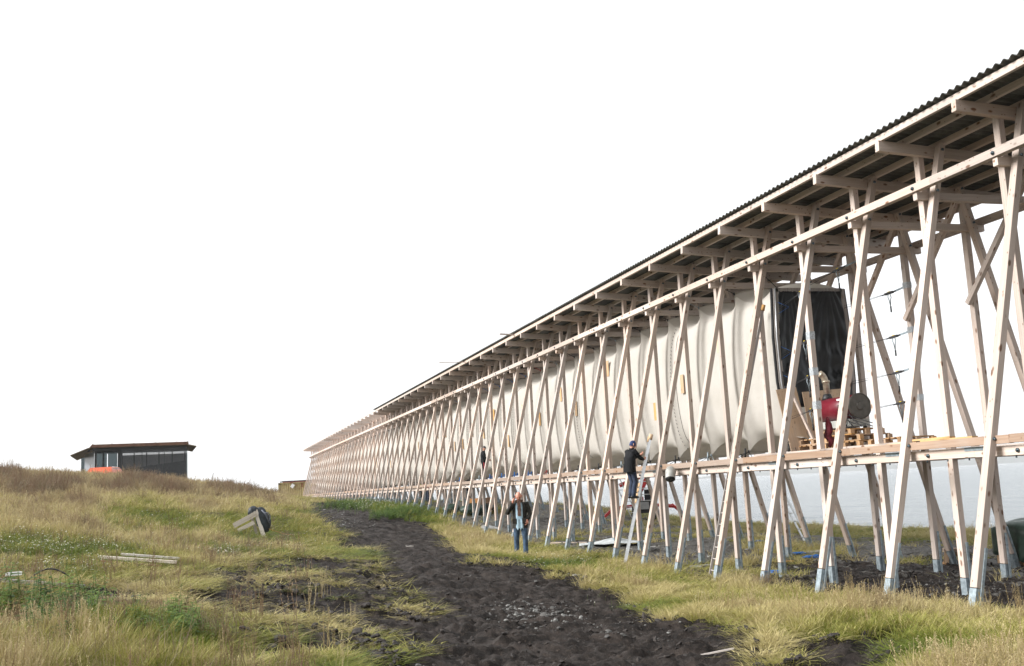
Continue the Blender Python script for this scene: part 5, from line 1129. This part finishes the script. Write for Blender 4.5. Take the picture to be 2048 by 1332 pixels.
# leafy weeds bottom left, thistles in the bright strip
lp = coll('leafy_weeds', [leaf_plant(s_, 4, .42, .15).mesh('weed', [LEAF, STEM]) for s_ in range(4)])
Q = []
for (px, py, sx, sy, cnt, s0) in ((130, 1230, 70, 45, 34, .9), (330, 1268, 75, 30, 60, .7), (80, 1275, 70, 30, 22, .7), (240, 1285, 110, 25, 40, .6), (700, 1013, 40, 5, 160, .9), (800, 1030, 45, 7, 260, .9), (480, 1085, 60, 15, 60, .5), (230, 1040, 90, 14, 80, .5), (10, 1200, 30, 40, 9, .9), (1150, 1128, 60, 10, 60, .35)):
    for i in range(cnt):
        v = on_ground(px+rl.gauss(0, sx*.6), min(1380, py+rl.gauss(0, sy*.6))); Q.append((v.x, v.y, v.z, s0*rl.uniform(.6, 1.25)))
Q = np.array(Q); Q[:, 2] = ground_full(Q[:, 0], Q[:, 1])[0]; M_ = len(Q)
scatter('leafy_weeds', lp, Q[:, :3], np.stack([RNG.normal(0, .08, M_), RNG.normal(0, .08, M_), RNG.uniform(0, 6.28, M_)], 1), np.repeat(Q[:, 3:4], 3, 1), RNG.integers(0, 4, M_), {'rnd': RNG.random(M_), 'dry': np.full(M_, .2)})
fc = coll('wild_flowers', [flower(s_).mesh('flowers', [LEAF, STEM, PETAL]) for s_ in range(4)])
Q = []
for (px, py, sx, sy, cnt, s0) in ((120, 1100, 110, 14, 200, .8), (40, 1080, 60, 20, 90, .8), (270, 1085, 80, 12, 90, .8), (450, 1112, 30, 4, 50, 1), (330, 1050, 120, 20, 90, .9), (560, 1090, 60, 25, 60, .8), (1110, 1128, 60, 8, 50, .8), (750, 1016, 60, 8, 120, 1.6), (1500, 1210, 250, 30, 40, .6), (150, 1140, 120, 10, 60, .8)):
    for i in range(cnt):
        v = on_ground(px+rl.gauss(0, sx*.7), py+rl.gauss(0, sy*.7)); Q.append((v.x, v.y, v.z, s0*rl.uniform(.8, 1.5)))
Q = np.array(Q); Q[:, 2] = ground_full(Q[:, 0], Q[:, 1])[0]; M_ = len(Q)
scatter('wild_flowers', fc, Q[:, :3], np.stack([RNG.normal(0, .08, M_), RNG.normal(0, .08, M_), RNG.uniform(0, 6.28, M_)], 1), np.repeat(Q[:, 3:4], 3, 1), RNG.integers(0, 4, M_), {'rnd': RNG.random(M_), 'dry': np.full(M_, .2)})
# clods of peat along and over the track, gravel and stones
m, n, p = new_mat('peat_clod'); geo = nd(n, 'ShaderNodeNewGeometry'); g = noise(n, geo.outputs['Position'], 30, 5); n.links.new(mixc(n, ramp(n, g, .35, .7), (.007, .005, .004), (.035, .025, .019)), p.inputs['Base Color']); p.inputs['Roughness'].default_value = .75; bump(n, p, g, .8, .02); CLOD = m
cm = [clod(s_) for s_ in range(5)]; [q.materials.append(CLOD) for q in cm]; cc = coll('peat_clods', cm)
N = 110000; r_ = np.exp(RNG.uniform(math.log(8), math.log(80), N)); th = RNG.uniform(R(-22), R(30), N); x, y = level_to_world(r_*np.sin(th), r_*np.cos(th)); z, gm_, gw_, px_, py_, n_, n2_ = ground_full(x, y)
edge = np.exp(-((gm_-.55)/.28)**2); keep = (gm_ > .12) & (RNG.random(N) < (.10+.9*edge)*np.clip(.5+n2_*3, .1, 1)); x, y, z, r_, edge = [q[keep] for q in (x, y, z, r_, edge)]; M_ = len(x)
s_ = RNG.gamma(1.6, .009, M_)*(1+edge*.9)+.006; s_ = np.minimum(s_, .03+.06*edge*RNG.random(M_))
scatter('peat_clods', cc, np.stack([x, y, z], 1), np.stack([RNG.normal(0, .3, M_), RNG.normal(0, .3, M_), RNG.uniform(0, 6.28, M_)], 1), np.stack([s_*1.3, s_, s_*.8], 1), RNG.integers(0, 5, M_), {'rnd': RNG.random(M_)})
m, n, p = new_mat('gravel_stone'); rd = ti(n, 'rnd'); geo = nd(n, 'ShaderNodeNewGeometry'); g = noise(n, geo.outputs['Position'], 40, 4); c = mixc(n, ramp(n, rd, .2, 1.), (.05, .048, .045), (.19, .19, .18)); n.links.new(mixc(n, ramp(n, g, .5, .7), c, (.05, .04, .03)), p.inputs['Base Color']); p.inputs['Roughness'].default_value = .7; GRAV = m
rm = [rock(s_) for s_ in range(6)]; [q.materials.append(GRAV) for q in rm]; rc = coll('loose_stones', rm)
Q = []
for (px, py, sx, sy, cnt, s0) in ((1080, 1222, 75, 22, 560, .022), (1150, 1240, 60, 14, 120, .018), (1000, 1215, 50, 15, 80, .02), (1250, 1250, 120, 30, 160, .014), (700, 1045, 50, 12, 160, .03), (660, 1020, 35, 6, 80, .04), (900, 1150, 160, 50, 120, .013), (860, 1330, 60, 10, 40, .02), (1350, 1150, 200, 25, 500, .022), (1500, 1110, 200, 25, 500, .03), (1900, 1170, 130, 30, 900, .014), (1150, 1090, 200, 18, 400, .03), (1750, 1085, 250, 20, 500, .03), (1500, 1056, 300, 5, 500, .05), (1200, 1040, 150, 5, 200, .06)):
    for i in range(cnt):
        v = on_ground(px+rl.gauss(0, sx*.6), min(1360, py+rl.gauss(0, sy*.55))); Q.append((v.x, v.y, v.z, s0*min(3.2, rl.lognormvariate(0, .55))))
Q = np.array(Q); Q[:, 2] = ground_full(Q[:, 0], Q[:, 1])[0]; M_ = len(Q)
scatter('loose_stones', rc, Q[:, :3], np.stack([RNG.normal(0, .3, M_), RNG.normal(0, .3, M_), RNG.uniform(0, 6.28, M_)], 1), np.repeat(Q[:, 3:4], 3, 1), RNG.integers(0, 6, M_), {'rnd': RNG.random(M_)})
